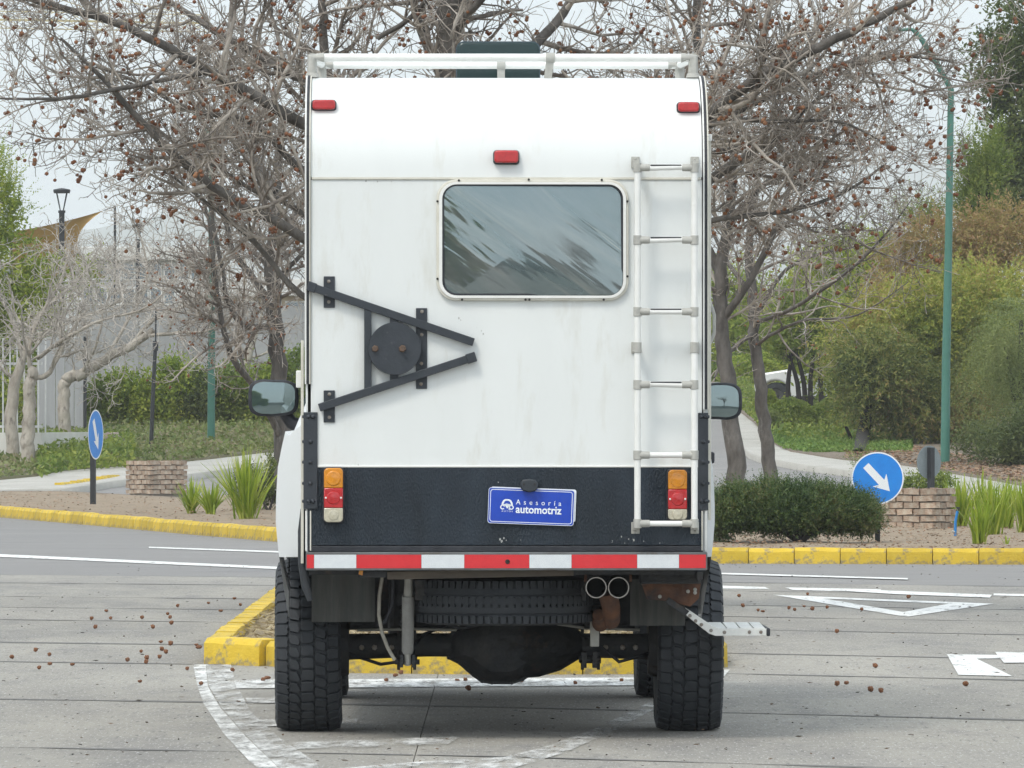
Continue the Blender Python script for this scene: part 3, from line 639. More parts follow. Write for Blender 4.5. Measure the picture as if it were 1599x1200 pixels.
# --- raised roof vent lid of dark acrylic
yv = 2.2; X0, X1 = tx(714, yv), tx(843, yv); z1 = tz(66, yv)
vt = MB().bb(X0 + .02, X1 - .02, yv + .06, yv + .36, zt, zt + 0.05).build('roof_vent', M_whtube, truck, bevel=0.01)
MB().prism(rrect(X0, X1, zt + 0.005, z1, 0.035, yv, 6), (0, 0.035, 0)).build('vent_lid', M_acryl, vt, 40, bevel=0.012, seg=3)
M_vent = pm('vent_edge', (0.045, 0.075, 0.10), (0.06, 0.09, 0.11), 0.4, scale=20)
MB().ring(rrect(X0 - .004, X1 + .004, zt + 0.006, z1 + .004, 0.038, yv + 0.012, 6), rrect(X0 + .003, X1 - .003, zt + 0.012, z1 - .004, 0.032, yv + 0.012, 6), (0, 0.03, 0)).build('lid_rim', M_vent, vt, 40)
MB().bar(((X0 + X1) / 2, yv + 0.05, zt + 0.04), ((X0 + X1) / 2, yv + 0.05, z1 - 0.03), 0.012, 0.012).build('lid_arm', M_chrome, vt)
# --- tail lights
for x0, x1, ya, yb2, yc2, yd in ((506, 537, 731, 762, 793, 815.5), (1042.5, 1073.5, 734, 764, 795, 812)):
    tlh = MB().prism(rrect(tx(x0) - .004, tx(x1) + .004, tz(yd) - .003, tz(ya) + .004, 0.018, -0.026, 4), (0, 0.022, 0)).build('tail_light', M_gask, truck, bevel=0.002)
    xm0, xm1 = tx(x0) + .002, tx(x1) - .002
    def cap_outline(z0, z1, top, bot, r=0.018):
        q = rrect(xm0, xm1, z0, z1, r, -0.052, 4); o = []
        for p in q:
            up = p.z > (z0 + z1) / 2
            if (up and not top) or (not up and not bot):
                o.append(Vector((xm0 if p.x < (xm0 + xm1) / 2 else xm1, p.y, z1 if up else z0)))
            else: o.append(p)
        r_ = [o[0]]
        for p in o[1:]:
            if (p - r_[-1]).length > 1e-6: r_.append(p)
        return r_
    for nm, z0, z1, t_, b_, mt in (('amber_lens', tz(yb2), tz(ya), 1, 0, M_amber), ('red_lens', tz(yc2), tz(yb2) - .001, 0, 0, M_red), ('clear_lens', tz(yd), tz(yc2) - .001, 0, 1, M_clear)):
        MB().prism(cap_outline(z0, z1, t_, b_), (0, 0.03, 0)).build(nm, mt, tlh, 40, bevel=0.004)
    for nm, zc, rr, mt in (('reflector_dome', (tz(ya) + tz(yb2)) / 2 - .002, 0.034, M_amber), ('reflector_dome', (tz(yb2) + tz(yc2)) / 2, 0.030, M_red), ('reflector_dome', (tz(yc2) + tz(yd)) / 2, 0.024, M_clear)):
        MB().lathe([(0, rr), (0.0025, rr * .96), (0.004, rr * .86), (0.003, rr * .7), (0.0055, rr * .4), (0.006, 0.0)], ((xm0 + xm1) / 2, -0.052, zc), (0, -1, 0), 24).build(nm, mt, tlh, 60)
    for dx in (-0.034, 0.034):
        MB().lathe([(0, 0.005), (0.003, 0.004), (0.004, 0)], ((xm0 + xm1) / 2 + dx, -0.052, (tz(yb2) + tz(yc2)) / 2), (0, -1, 0), 8).build('lens_screw', M_whtube, tlh)
# --- number plate with lettering
PC = tl(829.7, 791.5); PR = math.radians(2.1)
plate = bpy.data.objects.new('number_plate', None); COL.objects.link(plate); plate.parent = truck
def at_plate(x, y, z): return Vector((PC.x + x * math.cos(PR) + z * math.sin(PR), y, PC.z - x * math.sin(PR) + z * math.cos(PR)))
COL.objects.unlink(plate); bpy.data.objects.remove(plate)
M_plate = pm('blue_plate', (0.007, 0.048, 0.40), (0.011, 0.062, 0.46), 0.35, scale=14); M_pwhite = pm('plate_white', (0.80, 0.84, 0.88), None, 0.45)
pw, ph = 0.1935, 0.0805
def prr(x0, x1, z0, z1, r, y): return [at_plate(p.x, y, p.z) for p in rrect(x0, x1, z0, z1, r, 0, 5)]
plate = MB().prism(prr(-pw, pw, -ph, ph, 0.012, -0.019), (0, 0.004, 0)).build('number_plate', M_plate, truck, 40, bevel=0.001)
MB().prism(prr(-pw + .01, pw + .0075, -ph + .018, ph + 0.0035, 0.01, -0.0135), (0, 0.004, 0)).build('backing_plate', M_pwhite, plate)
MB().ring(prr(-pw + .0085, pw - .0085, -ph + .0075, ph - .0075, 0.012, -0.0198), prr(-pw + .0112, pw - .0112, -ph + .0102, ph - .0102, 0.010, -0.0198), (0, 0.0006, 0)).build('border_line', M_pwhite, plate)
MB().ring(prr(-pw + .0002, pw - .0002, -ph + .0002, ph - .0002, 0.012, -0.0196), prr(-pw + .0022, pw - .0022, -ph + .0022, ph - .0022, 0.010, -0.0196), (0, 0.0004, 0)).build('border_line', M_pwhite, plate)
def lettering(txt, x0, x1, z0, hgt, spacing=1.0, bold=0.0, y=-0.0199):
    cu = bpy.data.curves.new('lettering', 'FONT'); cu.body = txt; cu.space_character = spacing; cu.offset = bold; cu.size = 1.0; cu.resolution_u = 3
    to = bpy.data.objects.new('lettering', cu); COL.objects.link(to); dg = bpy.context.evaluated_depsgraph_get(); dg.update()
    me = bpy.data.meshes.new_from_object(to.evaluated_get(dg)); COL.objects.unlink(to); bpy.data.objects.remove(to)
    co = [v.co.copy() for v in me.vertices]; ax0, ax1 = min(p.x for p in co), max(p.x for p in co)
    # cap height by a fixed reference: 'a' x-height scale from the bounding box
    az0, az1 = min(p.y for p in co), max(p.y for p in co)
    for v in me.vertices:
        p = v.co; v.co = at_plate(x0 + (p.x - ax0) / (ax1 - ax0) * (x1 - x0), y, z0 + (p.y - az0) / (az1 - az0) * hgt)
    return link('lettering', me, M_pwhite, plate)
k = 135.0 / (2 * pw)                                   # plate pixels per metre (photo)
def pxp(px, py):                                      # photo point on the plate -> plate coordinates
    d = tl(px, py) - PC; return (d.x * math.cos(PR) - d.z * math.sin(PR), d.x * math.sin(PR) + d.z * math.cos(PR))
u = lambda cx, cy: pxp(740 + cx / 8.883, 740 + cy / 8.88)   # coordinates measured in an enlargement
a0, a1 = u(585, 425), u(1215, 440); lettering('Asesoría', a0[0], a1[0], a0[1] - 0.0, 0.0225, 1.9, 0.006)
a0, a1 = u(582, 545), u(1218, 560); lettering('automotriz', a0[0], a1[0], a0[1], 0.0345, 1.0, 0.022)
a0, a1 = u(385, 527), u(540, 531); lettering('AUTOS', a0[0], a1[0], a0[1], 0.0065, 1.4, 0.0)
# the small car badge left of the words
def disc(cx, cy, ro, ri, a_0=0, a_1=360, n=24):
    x, z = u(cx, cy); s = 1 / 8.88 / S; O = []; I = []
    for i in range(n + 1):
        a = math.radians(a_0 + (a_1 - a_0) * i / n); O.append((x + ro * s * math.cos(a), z + ro * s * math.sin(a))); I.append((x + ri * s * math.cos(a), z + ri * s * math.sin(a)))
    return O, I
bd = MB()
def strip(O, I):
    n = len(O); bd.add([at_plate(p[0], -0.0199, p[1]) for p in O + I], [(i, i + 1, n + i + 1, n + i) for i in range(n - 1)])
def upoly(pts): return [u(*p) for p in pts]
strip(upoly([(385, 432), (392, 400), (412, 365), (440, 352), (490, 352), (520, 368), (538, 400), (545, 436)]), upoly([(412, 425), (420, 405), (432, 382), (450, 374), (482, 374), (502, 386), (514, 408), (520, 430)]))
strip(*disc(402, 462, 34, 19, 20, 320)); strip(*disc(522, 466, 34, 19, -180, 180)); strip(upoly([(486, 440), (486, 500)]), upoly([(502, 440), (502, 500)]))
strip(upoly([(385, 432), (460, 412), (545, 436)]), upoly([(400, 440), (460, 436), (530, 444)]))
strip(upoly([(425, 425), (462, 482)]), upoly([(500, 425), (470, 482)]))
bd.build('car_badge', M_pwhite, plate)
p = tl(826.5, 758); q = [Vector((p.x + dx / S, -0.055, p.z - dz / S)) for dx, dz in ((-14, -3), (-10, -8.5), (0, -10), (10, -8), (14.5, -2.5), (13, 5), (9, 9.5), (0, 11), (-9, 9), (-13, 4))]
pl = MB().prism(q, (0, 0.05, 0)).build('plate_lamp', M_black, truck, 30, bevel=0.006)
for dx in (-8, 8.5): MB().lathe([(0, 0), (0, 0.005), (0.002, 0.005), (0.002, 0)], (p.x + dx / S, -0.0545, p.z + 1.5 / S), (0, -1, 0), 8).build('screw', M_hole, pl)
# --- bumper bar with reflective tape
bp_ = MB().bb(tx(478, -.04), tx(1105, -.04), -0.05, 0.05, tz(891, -.04), tz(862.5, -.04)).build('rear_bumper', pm('galvanised_bar', (0.16, 0.17, 0.18), (0.10, 0.10, 0.10), 0.6, metal=0.3, scale=8, c3=(0.09, 0.07, 0.05), s3=6), truck, bevel=0.004)
M_tred = pm('red_tape', (0.62, 0.028, 0.035), (0.56, 0.022, 0.03), 0.35, scale=25, c3=(0.4, 0.04, 0.04), s3=30, lo3=0.66, hi3=0.8); M_twh = pm('white_tape', (0.66, 0.69, 0.71), (0.60, 0.63, 0.66), 0.35, scale=30)
ed = [479.5, 491, 557, 658.5, 725.5, 827, 893, 995.5, 1061, 1103]
for i in range(len(ed) - 1):
    X0, X1 = tx(ed[i], -.05), tx(ed[i + 1], -.05)
    MB().bb(X0 + .0006, X1 - .0006, -0.052, -0.049, tz(887.5, -.05), tz(866.5, -.05)).build('reflective_tape', M_tred if i % 2 == 0 else M_twh, bp_)
p = tl(793, 877.5, -.05); MB().lathe([(0, 0), (0, 0.011), (0.003, 0.010), (0.004, 0.006), (0.001, 0.005), (0.001, 0)], (p.x, -0.052, p.z), (0, -1, 0), 12).build('bolt', M_hole, bp_)
# small chips and scuffs in the paint
def flecks(name, pts, mat, y, seed):
    r = random.Random(seed); m_ = MB()
    for px, py, s in pts:
        c_ = tl(px, py); k_ = 5; a0 = r.uniform(0, 6); m_.prism([Vector((c_.x + s * r.uniform(0.5, 1.2) * math.cos(a0 + 6.283 * i / k_) * 0.7, y, c_.z + s * r.uniform(0.6, 1.3) * math.sin(a0 + 6.283 * i / k_))) for i in range(k_)], (0, 0.0006, 0))
    stuff(m_.build(name, mat, truck))
flecks('paint_chips', [(740 + x / 3.634, 640 + y / 3.634, s) for x, y, s in ((788, 745, .004), (786, 752, .003), (840, 722, .005), (858, 757, .003), (880, 735, .004), (910, 742, .006), (905, 736, .003), (965, 748, .004), (1057, 757, .004), (150, 735, .007), (172, 728, .006), (160, 748, .008), (185, 742, .004), (140, 412, .005), (268, 740, .003))], pm('chipped_primer', (0.42, 0.43, 0.42), (0.30, 0.30, 0.29), 0.8, scale=90), -0.0048, 3)
flecks('scuff_marks', [(717, 497, .006), (720, 500, .004), (752, 517, .004), (755, 522, .005), (572, 283, .006), (590, 284, .004), (612, 284, .003), (560, 730 - 4, .004), (745, 512, .003)], pm('grey_scuff', (0.30, 0.30, 0.28), (0.45, 0.45, 0.43), 0.8, scale=90), -0.0009, 4)
# --- hinge straps on both corners
for x0, x1, y0, y1 in ((474.5, 496.5, 644, 795), (1090.5, 1106.5, 645, 797)):
    hg = MB().bb(tx(x0), tx(x1), -0.012, 0.01, tz(y1), tz(y0)).build('corner_plate', M_black, truck, bevel=0.002)
    for py in (651, 690, 722, 755, 783):
        for px in ((x0 + x1) / 2 - 3, (x0 + x1) / 2 + 4) if py in (651, 783) else ((x0 + x1) / 2,):
            p = tl(px, py); MB().lathe([(0, 0.0105), (0.006, 0.009), (0.010, 0.004), (0.0105, 0)], (p.x, -0.012, p.z), (0, -1, 0), 10).build('bolt', M_black, hg, 60)
        p = tl(x0, py); MB().lathe([(0, 0.008), (0.006, 0.006), (0.007, 0)], (p.x if x0 < 800 else tx(x1), -0.002, p.z), (-1 if x0 < 800 else 1, 0, 0), 8).build('bolt', M_black, hg, 60)
for px, m_, w in ((478.5, M_whtube, 0.007), (485.5, M_cream, 0.006), (1097, M_cream, 0.006), (1103, M_whtube, 0.007)):
    MB().bb(tx(px) - w / 2, tx(px) + w / 2, -0.008, 0.002, tz(860), tz(798)).build('corner_trim', m_, truck)
MB().bb(tx(470.5, .05), tx(475, .05), 0.03, 0.06, tz(880, .05), tz(532, .05)).build('awning_rail', M_cream, truck, bevel=0.002)
MB().bb(tx(463, .1), tx(475, .1), 0.07, 0.12, tz(606, .1), tz(579, .1)).build('rail_end_cap', M_whtube, truck, bevel=0.005)
MB().bb(tx(1106, .1) + .001, tx(1111, .1), 0.09, 0.12, 1.0, tz(214, .1)).build('awning_rail', M_cream, truck, bevel=0.002)
MB().bb(tx(1104, .1), tx(1112, .1), 0.06, 0.085, tz(221, .1), tz(210, .1)).build('rail_end_cap', M_whtube, truck, bevel=0.004)
MB().tube([tl(1107, 466, .5), tl(1113, 482, .5), tl(1116, 492, .5), tl(1116, 520, .5), tl(1112, 532, .5), tl(1107, 540, .5)], 0.008, 8).build('grab_handle', M_fit, truck, 60)
# curved rubber lip at the left corner
MB().tube([tl(474, 795, .08), tl(471.5, 830, .08), tl(473.5, 880, .08), tl(478, 915, .08), tl(485, 938, .08)], [0.012, 0.017, 0.022, 0.02, 0.012], 10).build('rubber_lip', M_rubber, truck, 60)

# --- pickup body: bed sides, cab and bonnet as one lofted shell
half = [(0.70, 0.955), (0.84, 1.0), (1.02, 1.014), (1.23, 1.004), (1.38, 0.975), (1.5, 0.935)]
secs = []
def half_w(z): return interp(half, z)
ys = [0.28] + [0.3 + 0.07 * i for i in range(28)] + [2.3, 2.42, 2.46, 2.6, 3.2, 3.8, 4.05] + [4.15 + 0.07 * i for i in range(18)] + [5.6, 5.75, 5.82]
for y in ys:
    zlow = 0.55 if y > 0.3 else 0.83
    for wc in (1.2, 4.75):
        d = abs(y - wc)
        if d < 0.50: zlow = max(zlow, 0.40 + math.sqrt(0.25 - d * d))
    if y < 2.44: ztop, tw = 1.43, 0.955
    elif y < 4.1: ztop, tw = 1.93, 0.74
    else: ztop, tw = 1.46 - 0.10 * (y - 4.1), 0.93
    k = 1.0 if y < 5.3 else 1 - 0.12 * ((y - 5.3) / 0.52) ** 2
    ring = []
    for i in range(8):
        z = zlow + (min(1.40, ztop) - zlow) * i / 7; ring.append((half_w(z) * k, z))
    ring += [(tw * k + 0.02 if ztop > 1.6 else tw * k, ztop - 0.05), (tw * k - 0.06, ztop), (0.3, ztop + 0.015)]
    secs.append((y, ring))
vs, fs = [], []
for y, ring in secs:
    pts = [(TC - 0.026 - w * 0.985, z) for w, z in ring] + [(TC - 0.026 + w * 0.985, z) for w, z in reversed(ring)]
    vs += [Vector((x, y, z)) for x, z in pts]
n = 22
for i in range(len(secs) - 1):
    for j in range(n - 1): fs.append((i * n + j, i * n + j + 1, (i + 1) * n + j + 1, (i + 1) * n + j))
fs.append(tuple((len(secs) - 1) * n + j for j in range(n))); fs.append(tuple(range(n - 1, -1, -1)))
bd2 = MB().add(vs, fs).build('pickup_body', M_body, truck, 50)
for s in (-1, 1):
    MB().prism([Vector((TC + s * 0.945, 2.75, 1.5)), Vector((TC + s * 0.945, 3.75, 1.5)), Vector((TC + s * 0.80, 3.6, 1.86)), Vector((TC + s * 0.80, 2.85, 1.86))], (s * 0.012, 0, 0.0)).build('side_window', M_acryl, bd2)
MB().bb(tx(440, 2.6), tx(449, 2.6), 2.55, 2.68, tz(722, 2.6), tz(705, 2.6)).build('door_handle', M_gask, bd2, bevel=0.01)
MB().bb(tx(1104, 2.6), tx(1116, 2.6), 2.55, 2.68, tz(724, 2.6), tz(706, 2.6)).build('door_handle', M_gask, bd2, bevel=0.01)
# --- mirrors
for s, c, hw in ((-1, (427.5, 621.5), 0.127), (1, (1120.5, 627), 0.127)):
    y = 3.45; p = tl(c[0], c[1], y); hh = 0.095
    def egg(sc, yy):
        o = []
        for i in range(32):
            a = 2 * math.pi * i / 32; ex = 2 / 3.6; cxv = abs(math.cos(a)) ** ex * (1 if math.cos(a) > 0 else -1); szv = abs(math.sin(a)) ** ex * (1 if math.sin(a) > 0 else -1)
            w = (hw + 0.0) * sc; h = hh * sc * (0.92 + 0.08 * (1 if s * cxv > 0 else 0.4))
            o.append(Vector((p.x + cxv * w, yy, p.z + szv * h)))
        return o
    hs = MB(); rings = [egg(0.93, y), egg(1.0, y + 0.012), egg(1.0, y + 0.06), egg(0.8, y + 0.13), egg(0.4, y + 0.165)]
    vs = [v for r in rings for v in r]; fs = [(i * 32 + j, i * 32 + (j + 1) % 32, (i + 1) * 32 + (j + 1) % 32, (i + 1) * 32 + j) for i in range(4) for j in range(32)] + [tuple(range(31, -1, -1)), tuple(128 + j for j in range(32))]
    mo = hs.add(vs, fs).build('door_mirror', M_gask, truck, 60)
    vs, fs = [], []
    for q in range(6, 0, -1):                        # slightly convex glass
        for v in egg(0.86 * q / 6, y): vs.append(Vector((v.x, y - 0.010 + 0.55 * (v.z - p.z + 0.02) ** 2 + 0.3 * (v.x - p.x) ** 2, v.z)))
    for i in range(5):
        for j in range(32): fs.append((i * 32 + j, i * 32 + (j + 1) % 32, (i + 1) * 32 + (j + 1) % 32, (i + 1) * 32 + j))
    fs.append(tuple(160 + j for j in range(32))); MB().add(vs, fs).build('mirror_glass', M_mirror, mo, 180)
    MB().tube([(p.x - s * 0.05, y + 0.06, p.z - 0.07), (p.x - s * 0.09, y + 0.06, p.z - 0.125), (TC + s * 0.95, y + 0.06, p.z - 0.15)], [0.03, 0.034, 0.045], 10).build('mirror_arm', M_gask, mo, 60)
# --- wheels
R_T, HW = 0.412, 0.1425
def tyre_r(u): return R_T - 0.9 * u * u - (0.0 if abs(u) < 0.118 else (abs(u) - 0.118) ** 2 * 14)
def squash(v, grip=0.006):                            # a loaded tyre spreads where it meets the road
    z = v.z; lim = -R_T + 0.014
    if z < lim + 0.09:
        t = (lim + 0.09 - z) / 0.09; v.x *= 1 + 0.055 * max(0, t)
        if z < lim: v.z = lim + (z - lim) * 0.08
    return v
def carcass():
    pr = []
    for u_ in (-0.142, -0.130, -0.11, -0.07, 0, 0.07, 0.11, 0.130, 0.142): pr.append((u_, tyre_r(u_) - 0.012))
    pr = [(-0.118, 0.205), (-0.146, 0.25), (-0.153, 0.30), (-0.150, 0.345)] + pr + [(0.150, 0.345), (0.153, 0.30), (0.146, 0.25), (0.118, 0.205)]
    b = MB().lathe(pr, (0, 0, 0), (1, 0, 0), 72, closed=True); b.v = [tuple(squash(Vector(v))) for v in b.v]; return b
def tread():
    b = MB(); NP = 44
    rows_ = [ # polygons in (u metres, v pitch units), one pitch each
        [(-0.144, 0.05), (-0.098, 0.00), (-0.088, 0.20), (-0.094, 0.48), (-0.086, 0.74), (-0.098, 0.90), (-0.144, 0.88)],
        [(-0.082, 0.18), (-0.040, 0.02), (-0.034, 0.30), (-0.042, 0.62), (-0.050, 0.86), (-0.080, 0.96), (-0.087, 0.60)],
        [(-0.029, 0.06), (0.000, 0.02), (0.028, 0.10), (0.031, 0.46), (0.026, 0.88), (0.0, 0.92), (-0.027, 0.84), (-0.032, 0.44)],
        [(0.040, 0.36), (0.080, 0.20), (0.088, 0.52), (0.082, 0.94), (0.052, 1.10), (0.036, 1.14), (0.033, 0.70)],
        [(0.144, 0.45), (0.098, 0.40), (0.089, 0.62), (0.094, 0.90), (0.087, 1.12), (0.098, 1.30), (0.144, 1.28)],
    ]
    for i in range(NP):
        for q, poly in enumerate(rows_):
            th = [2 * math.pi * (i + v + 0.17 * q) / NP for _, v in poly]; k = len(poly); vs = []
            c_u = sum(p[0] for p in poly) / k; c_t = sum(th) / k
            for lvl, (dr, shr) in enumerate(((-0.014, 1.04), (-0.002, 0.97), (0.0, 0.90))):
                for (uu, _), t in zip(poly, th):
                    u2 = c_u + (uu - c_u) * shr; t2 = c_t + (t - c_t) * shr; r = tyre_r(u2) + dr
                    vs.append(squash(Vector((u2, math.sin(t2) * r, math.cos(t2) * r))))
            fs = [tuple(2 * k + j for j in range(k))]
            for l in (0, 1):
                for j in range(k): fs.append((l * k + j, l * k + (j + 1) % k, (l + 1) * k + (j + 1) % k, (l + 1) * k + j))
            b.add(vs, fs)
    for i in range(NP * 2):                            # shoulder lugs running down the sidewall
        for s in (-1, 1):
            if i % 2: continue
            t0 = 2 * math.pi * (i / 2 + (0.05 if s < 0 else 0.45 + 0.17 * 4)) / NP; t1 = t0 + 2 * math.pi * 0.8 / NP; vs = []
            for (u2, r) in ((0.142, tyre_r(0.142) - 0.003), (0.1535, tyre_r(0.142) - 0.035), (0.146, tyre_r(0.142) - 0.035)):
                for t in (t0, t1): vs.append(squash(Vector((s * u2, math.sin(t) * r, math.cos(t) * r))))
            b.add(vs, [(0, 1, 3, 2), (2, 3, 5, 4), (0, 2, 4), (1, 5, 3)])
    return b
ca = carcass().build('wheel', M_rubber, None, 50); tr_ = tread().build('tread', M_rubber, None)
COL.objects.unlink(ca); COL.objects.unlink(tr_); me_c, me_t = ca.data, tr_.data
M_rim = pm('steel_rim', (0.06, 0.06, 0.062), (0.10, 0.10, 0.10), 0.5, metal=0.4, scale=12)
rimb = MB().lathe([(-0.12, 0.208), (-0.10, 0.195), (-0.02, 0.185), (0.03, 0.16), (0.035, 0.07), (0.05, 0.06), (0.05, 0.0)], (0, 0, 0), (1, 0, 0), 32); rimb.lathe([(-0.02, 0.185), (0.10, 0.195), (0.12, 0.208)], (0, 0, 0), (1, 0, 0), 32)
rm = rimb.build('rim', M_rim, None, 40); COL.objects.unlink(rm); me_r = rm.data
for x, y, a in ((TC - 0.8875, 1.2, 0.1), (TC + 0.8875, 1.2, 0.14), (TC + 0.012 - 0.905, 4.75, 0.3), (TC + 0.012 + 0.905, 4.75, 0.4)):
    w = bpy.data.objects.new('wheel', me_c); COL.objects.link(w); w.parent = truck; w.location = (x, y, R_T - 0.0135)
    for nm, me_ in (('tread', me_t), ('rim', me_r)):
        o = bpy.data.objects.new(nm, me_); COL.objects.link(o); o.parent = w
        if nm == 'rim' and x < 0: o.rotation_euler = (0, 0, math.pi)
# --- underside: axle, differential, frame, spare tyre, exhaust, shock absorber, flaps, step
yA, zA = 1.2, 0.408
ax = MB().tube([(TC - 0.76, yA, zA - 0.02), (TC - 0.35, yA, zA - 0.01), (TC + 0.30, yA, zA - 0.01), (TC + 0.76, yA, zA - 0.02)], [0.062, 0.055, 0.055, 0.062], 16).build('rear_axle', M_dark, truck, 50)
dc = tl(783, 995, 1.05)
do = [(698, 1028), (716, 1037), (738, 1056), (752, 1066), (768, 1068.5), (800, 1068.5), (818, 1063), (838, 1049), (858, 1037), (870, 1030), (874, 1000), (857, 975), (822, 955), (785, 950), (745, 955), (713, 975), (696, 1000)]
dcn = tl(784, 1008, 1.2); vs, fs = [], []; K = len(do)
for sc_, yy in ((0.92, 1.30), (1.0, 1.22), (1.0, 1.17), (0.93, 1.168), (0.86, 1.12), (0.66, 1.07), (0.35, 1.045)):
    for px, py in do: q = tl(px, py, 1.2); vs.append(Vector((dcn.x + (q.x - dcn.x) * sc_, yy, dcn.z + (q.z - dcn.z) * sc_)))
for i in range(6):
    for j in range(K): fs.append((i * K + j, i * K + (j + 1) % K, (i + 1) * K + (j + 1) % K, (i + 1) * K + j))
fs += [tuple(range(K)), tuple(6 * K + j for j in range(K - 1, -1, -1))]
MB().add(vs, fs).build('differential_cover', M_dark, ax, 28)
for j in range(0, K, 1):
    q = vs[2 * K + j]; MB().lathe([(0, 0.009), (0.008, 0.008), (0.009, 0)], (dcn.x + (q.x - dcn.x) * 0.965, 1.17, dcn.z + (q.z - dcn.z) * 0.965), (0, -1, 0), 6).build('cover_bolt', M_dark, ax)
MB().lathe([(0, 0.03), (0.02, 0.028), (0.02, 0.012), (0.012, 0.0)], (dc.x + 0.045, yA - 0.10, dc.z - 0.06), (0, -1, 0), 12).build('filler_plug', M_dark, ax, 40)
for s in (-1, 1): MB().lathe([(0, 0.13), (0, 0.06)] if False else [(s * 0.0, 0.06), (s * 0.10, 0.12), (s * 0.20, 0.15), (s * 0.34, 0.16)], (dc.x + s * -0.38 + s * 0.0, yA, zA - 0.01), (1, 0, 0), 16).build('axle_bell', M_dark, ax, 50) if s < 0 else MB().lathe([(0, 0.16), (0.14, 0.15), (0.24, 0.12), (0.34, 0.06)], (dc.x + 0.04, yA, zA - 0.01), (1, 0, 0), 16).build('axle_bell', M_dark, ax, 50)
for s in (-1, 1):
    MB().lathe([(0, 0.0), (0, 0.15), (0.05, 0.16), (0.06, 0.10), (0.06, 0)], (TC + s * 0.70, yA, zA), (s, 0, 0), 20).build('brake_drum', M_dark, ax, 40)
    x = TC + s * 0.43
    lf = MB()
    for i in range(4):
        pts = [(x, yA - 0.62 + 0.07 * i, 0.575 - 0.045 * 0 - i * 0.022), (x, yA, 0.475 + (3 - i) * 0.016), (x, yA + 0.65 - 0.07 * i, 0.57 - i * 0.022)]
        for a, b in zip(pts, pts[1:]): lf.bar(a, b, 0.06, 0.011)
    lf.build('leaf_spring', M_dark, ax)
    ub = MB().bb(x - 0.05, x + 0.05, yA - 0.05, yA + 0.05, zA - 0.095, zA - 0.065); ub.bb(x - 0.045, x - 0.03, yA - 0.05, yA - 0.03, zA - 0.125, zA + 0.09); ub.bb(x + 0.03, x + 0.045, yA - 0.05, yA - 0.03, zA - 0.125, zA + 0.09)
    ub.build('spring_clamp', M_dark, ax)
    MB().bb(TC + s * 0.43 - 0.04, TC + s * 0.43 + 0.04, 0.72, 5.6, 0.60, 0.74).build('chassis_rail', M_dark, truck)
for yy in (0.45, 2.0, 3.2): MB().bb(TC - 0.39, TC + 0.39, yy - 0.04, yy + 0.04, 0.63, 0.72).build('cross_member', M_dark, truck)
MB().bb(TC - 0.87, TC + 0.87, 0.06, 2.4, 0.755, 0.80).build('bed_floor', M_dark, truck)
MB().bb(TC - 0.24, TC + 0.24, 3.2, 4.9, 0.40, 0.75).build('engine_sump', M_dark, truck, bevel=0.05)
MB().bb(TC - 0.52, TC - 0.40, 1.9, 3.0, 0.40, 0.72).build('fuel_tank', M_dark, truck, bevel=0.03)
MB().bb(TC - 0.72, TC + 0.72, 1.95, 1.97, 0.468, 0.80).build('cross_plate', M_dark, truck)
MB().tube([(TC - 0.76, 4.75, 0.40), (TC + 0.76, 4.75, 0.40)], 0.05, 12).build('front_axle', M_dark, truck, 50)
# spare tyre slung flat under the tail
sp = tl(784, 935, 0.62)
pr = [(-0.118, 0.205), (-0.146, 0.25), (-0.150, 0.34), (-0.13, 0.395), (-0.09, 0.404), (-0.085, 0.396), (-0.075, 0.396), (-0.07, 0.406), (-0.03, 0.410), (-0.026, 0.40), (-0.016, 0.40), (-0.012, 0.411), (0.03, 0.410), (0.034, 0.40), (0.044, 0.40), (0.048, 0.408), (0.09, 0.404), (0.13, 0.395), (0.150, 0.34), (0.146, 0.25), (0.118, 0.205)]
spt = MB().lathe([(h * 0.72, r * 1.02) for h, r in pr], (sp.x, 0.62, 0.625), (0, 0, 1), 64, closed=True).build('spare_tyre', M_rubber, truck, 40)
lug = MB()
for i in range(76):
    t = 2 * math.pi * i / 76
    for h in (-0.088, 0.088, 0.0): lug.box((sp.x + math.cos(t) * 0.409, 0.62 + math.sin(t) * 0.409, 0.625 + h * 0.9), (0.022, 0.024, 0.034 if h else 0.05), Matrix.Rotation(t, 3, 'Z'))
stuff(lug.build('tread', M_rubber, spt))
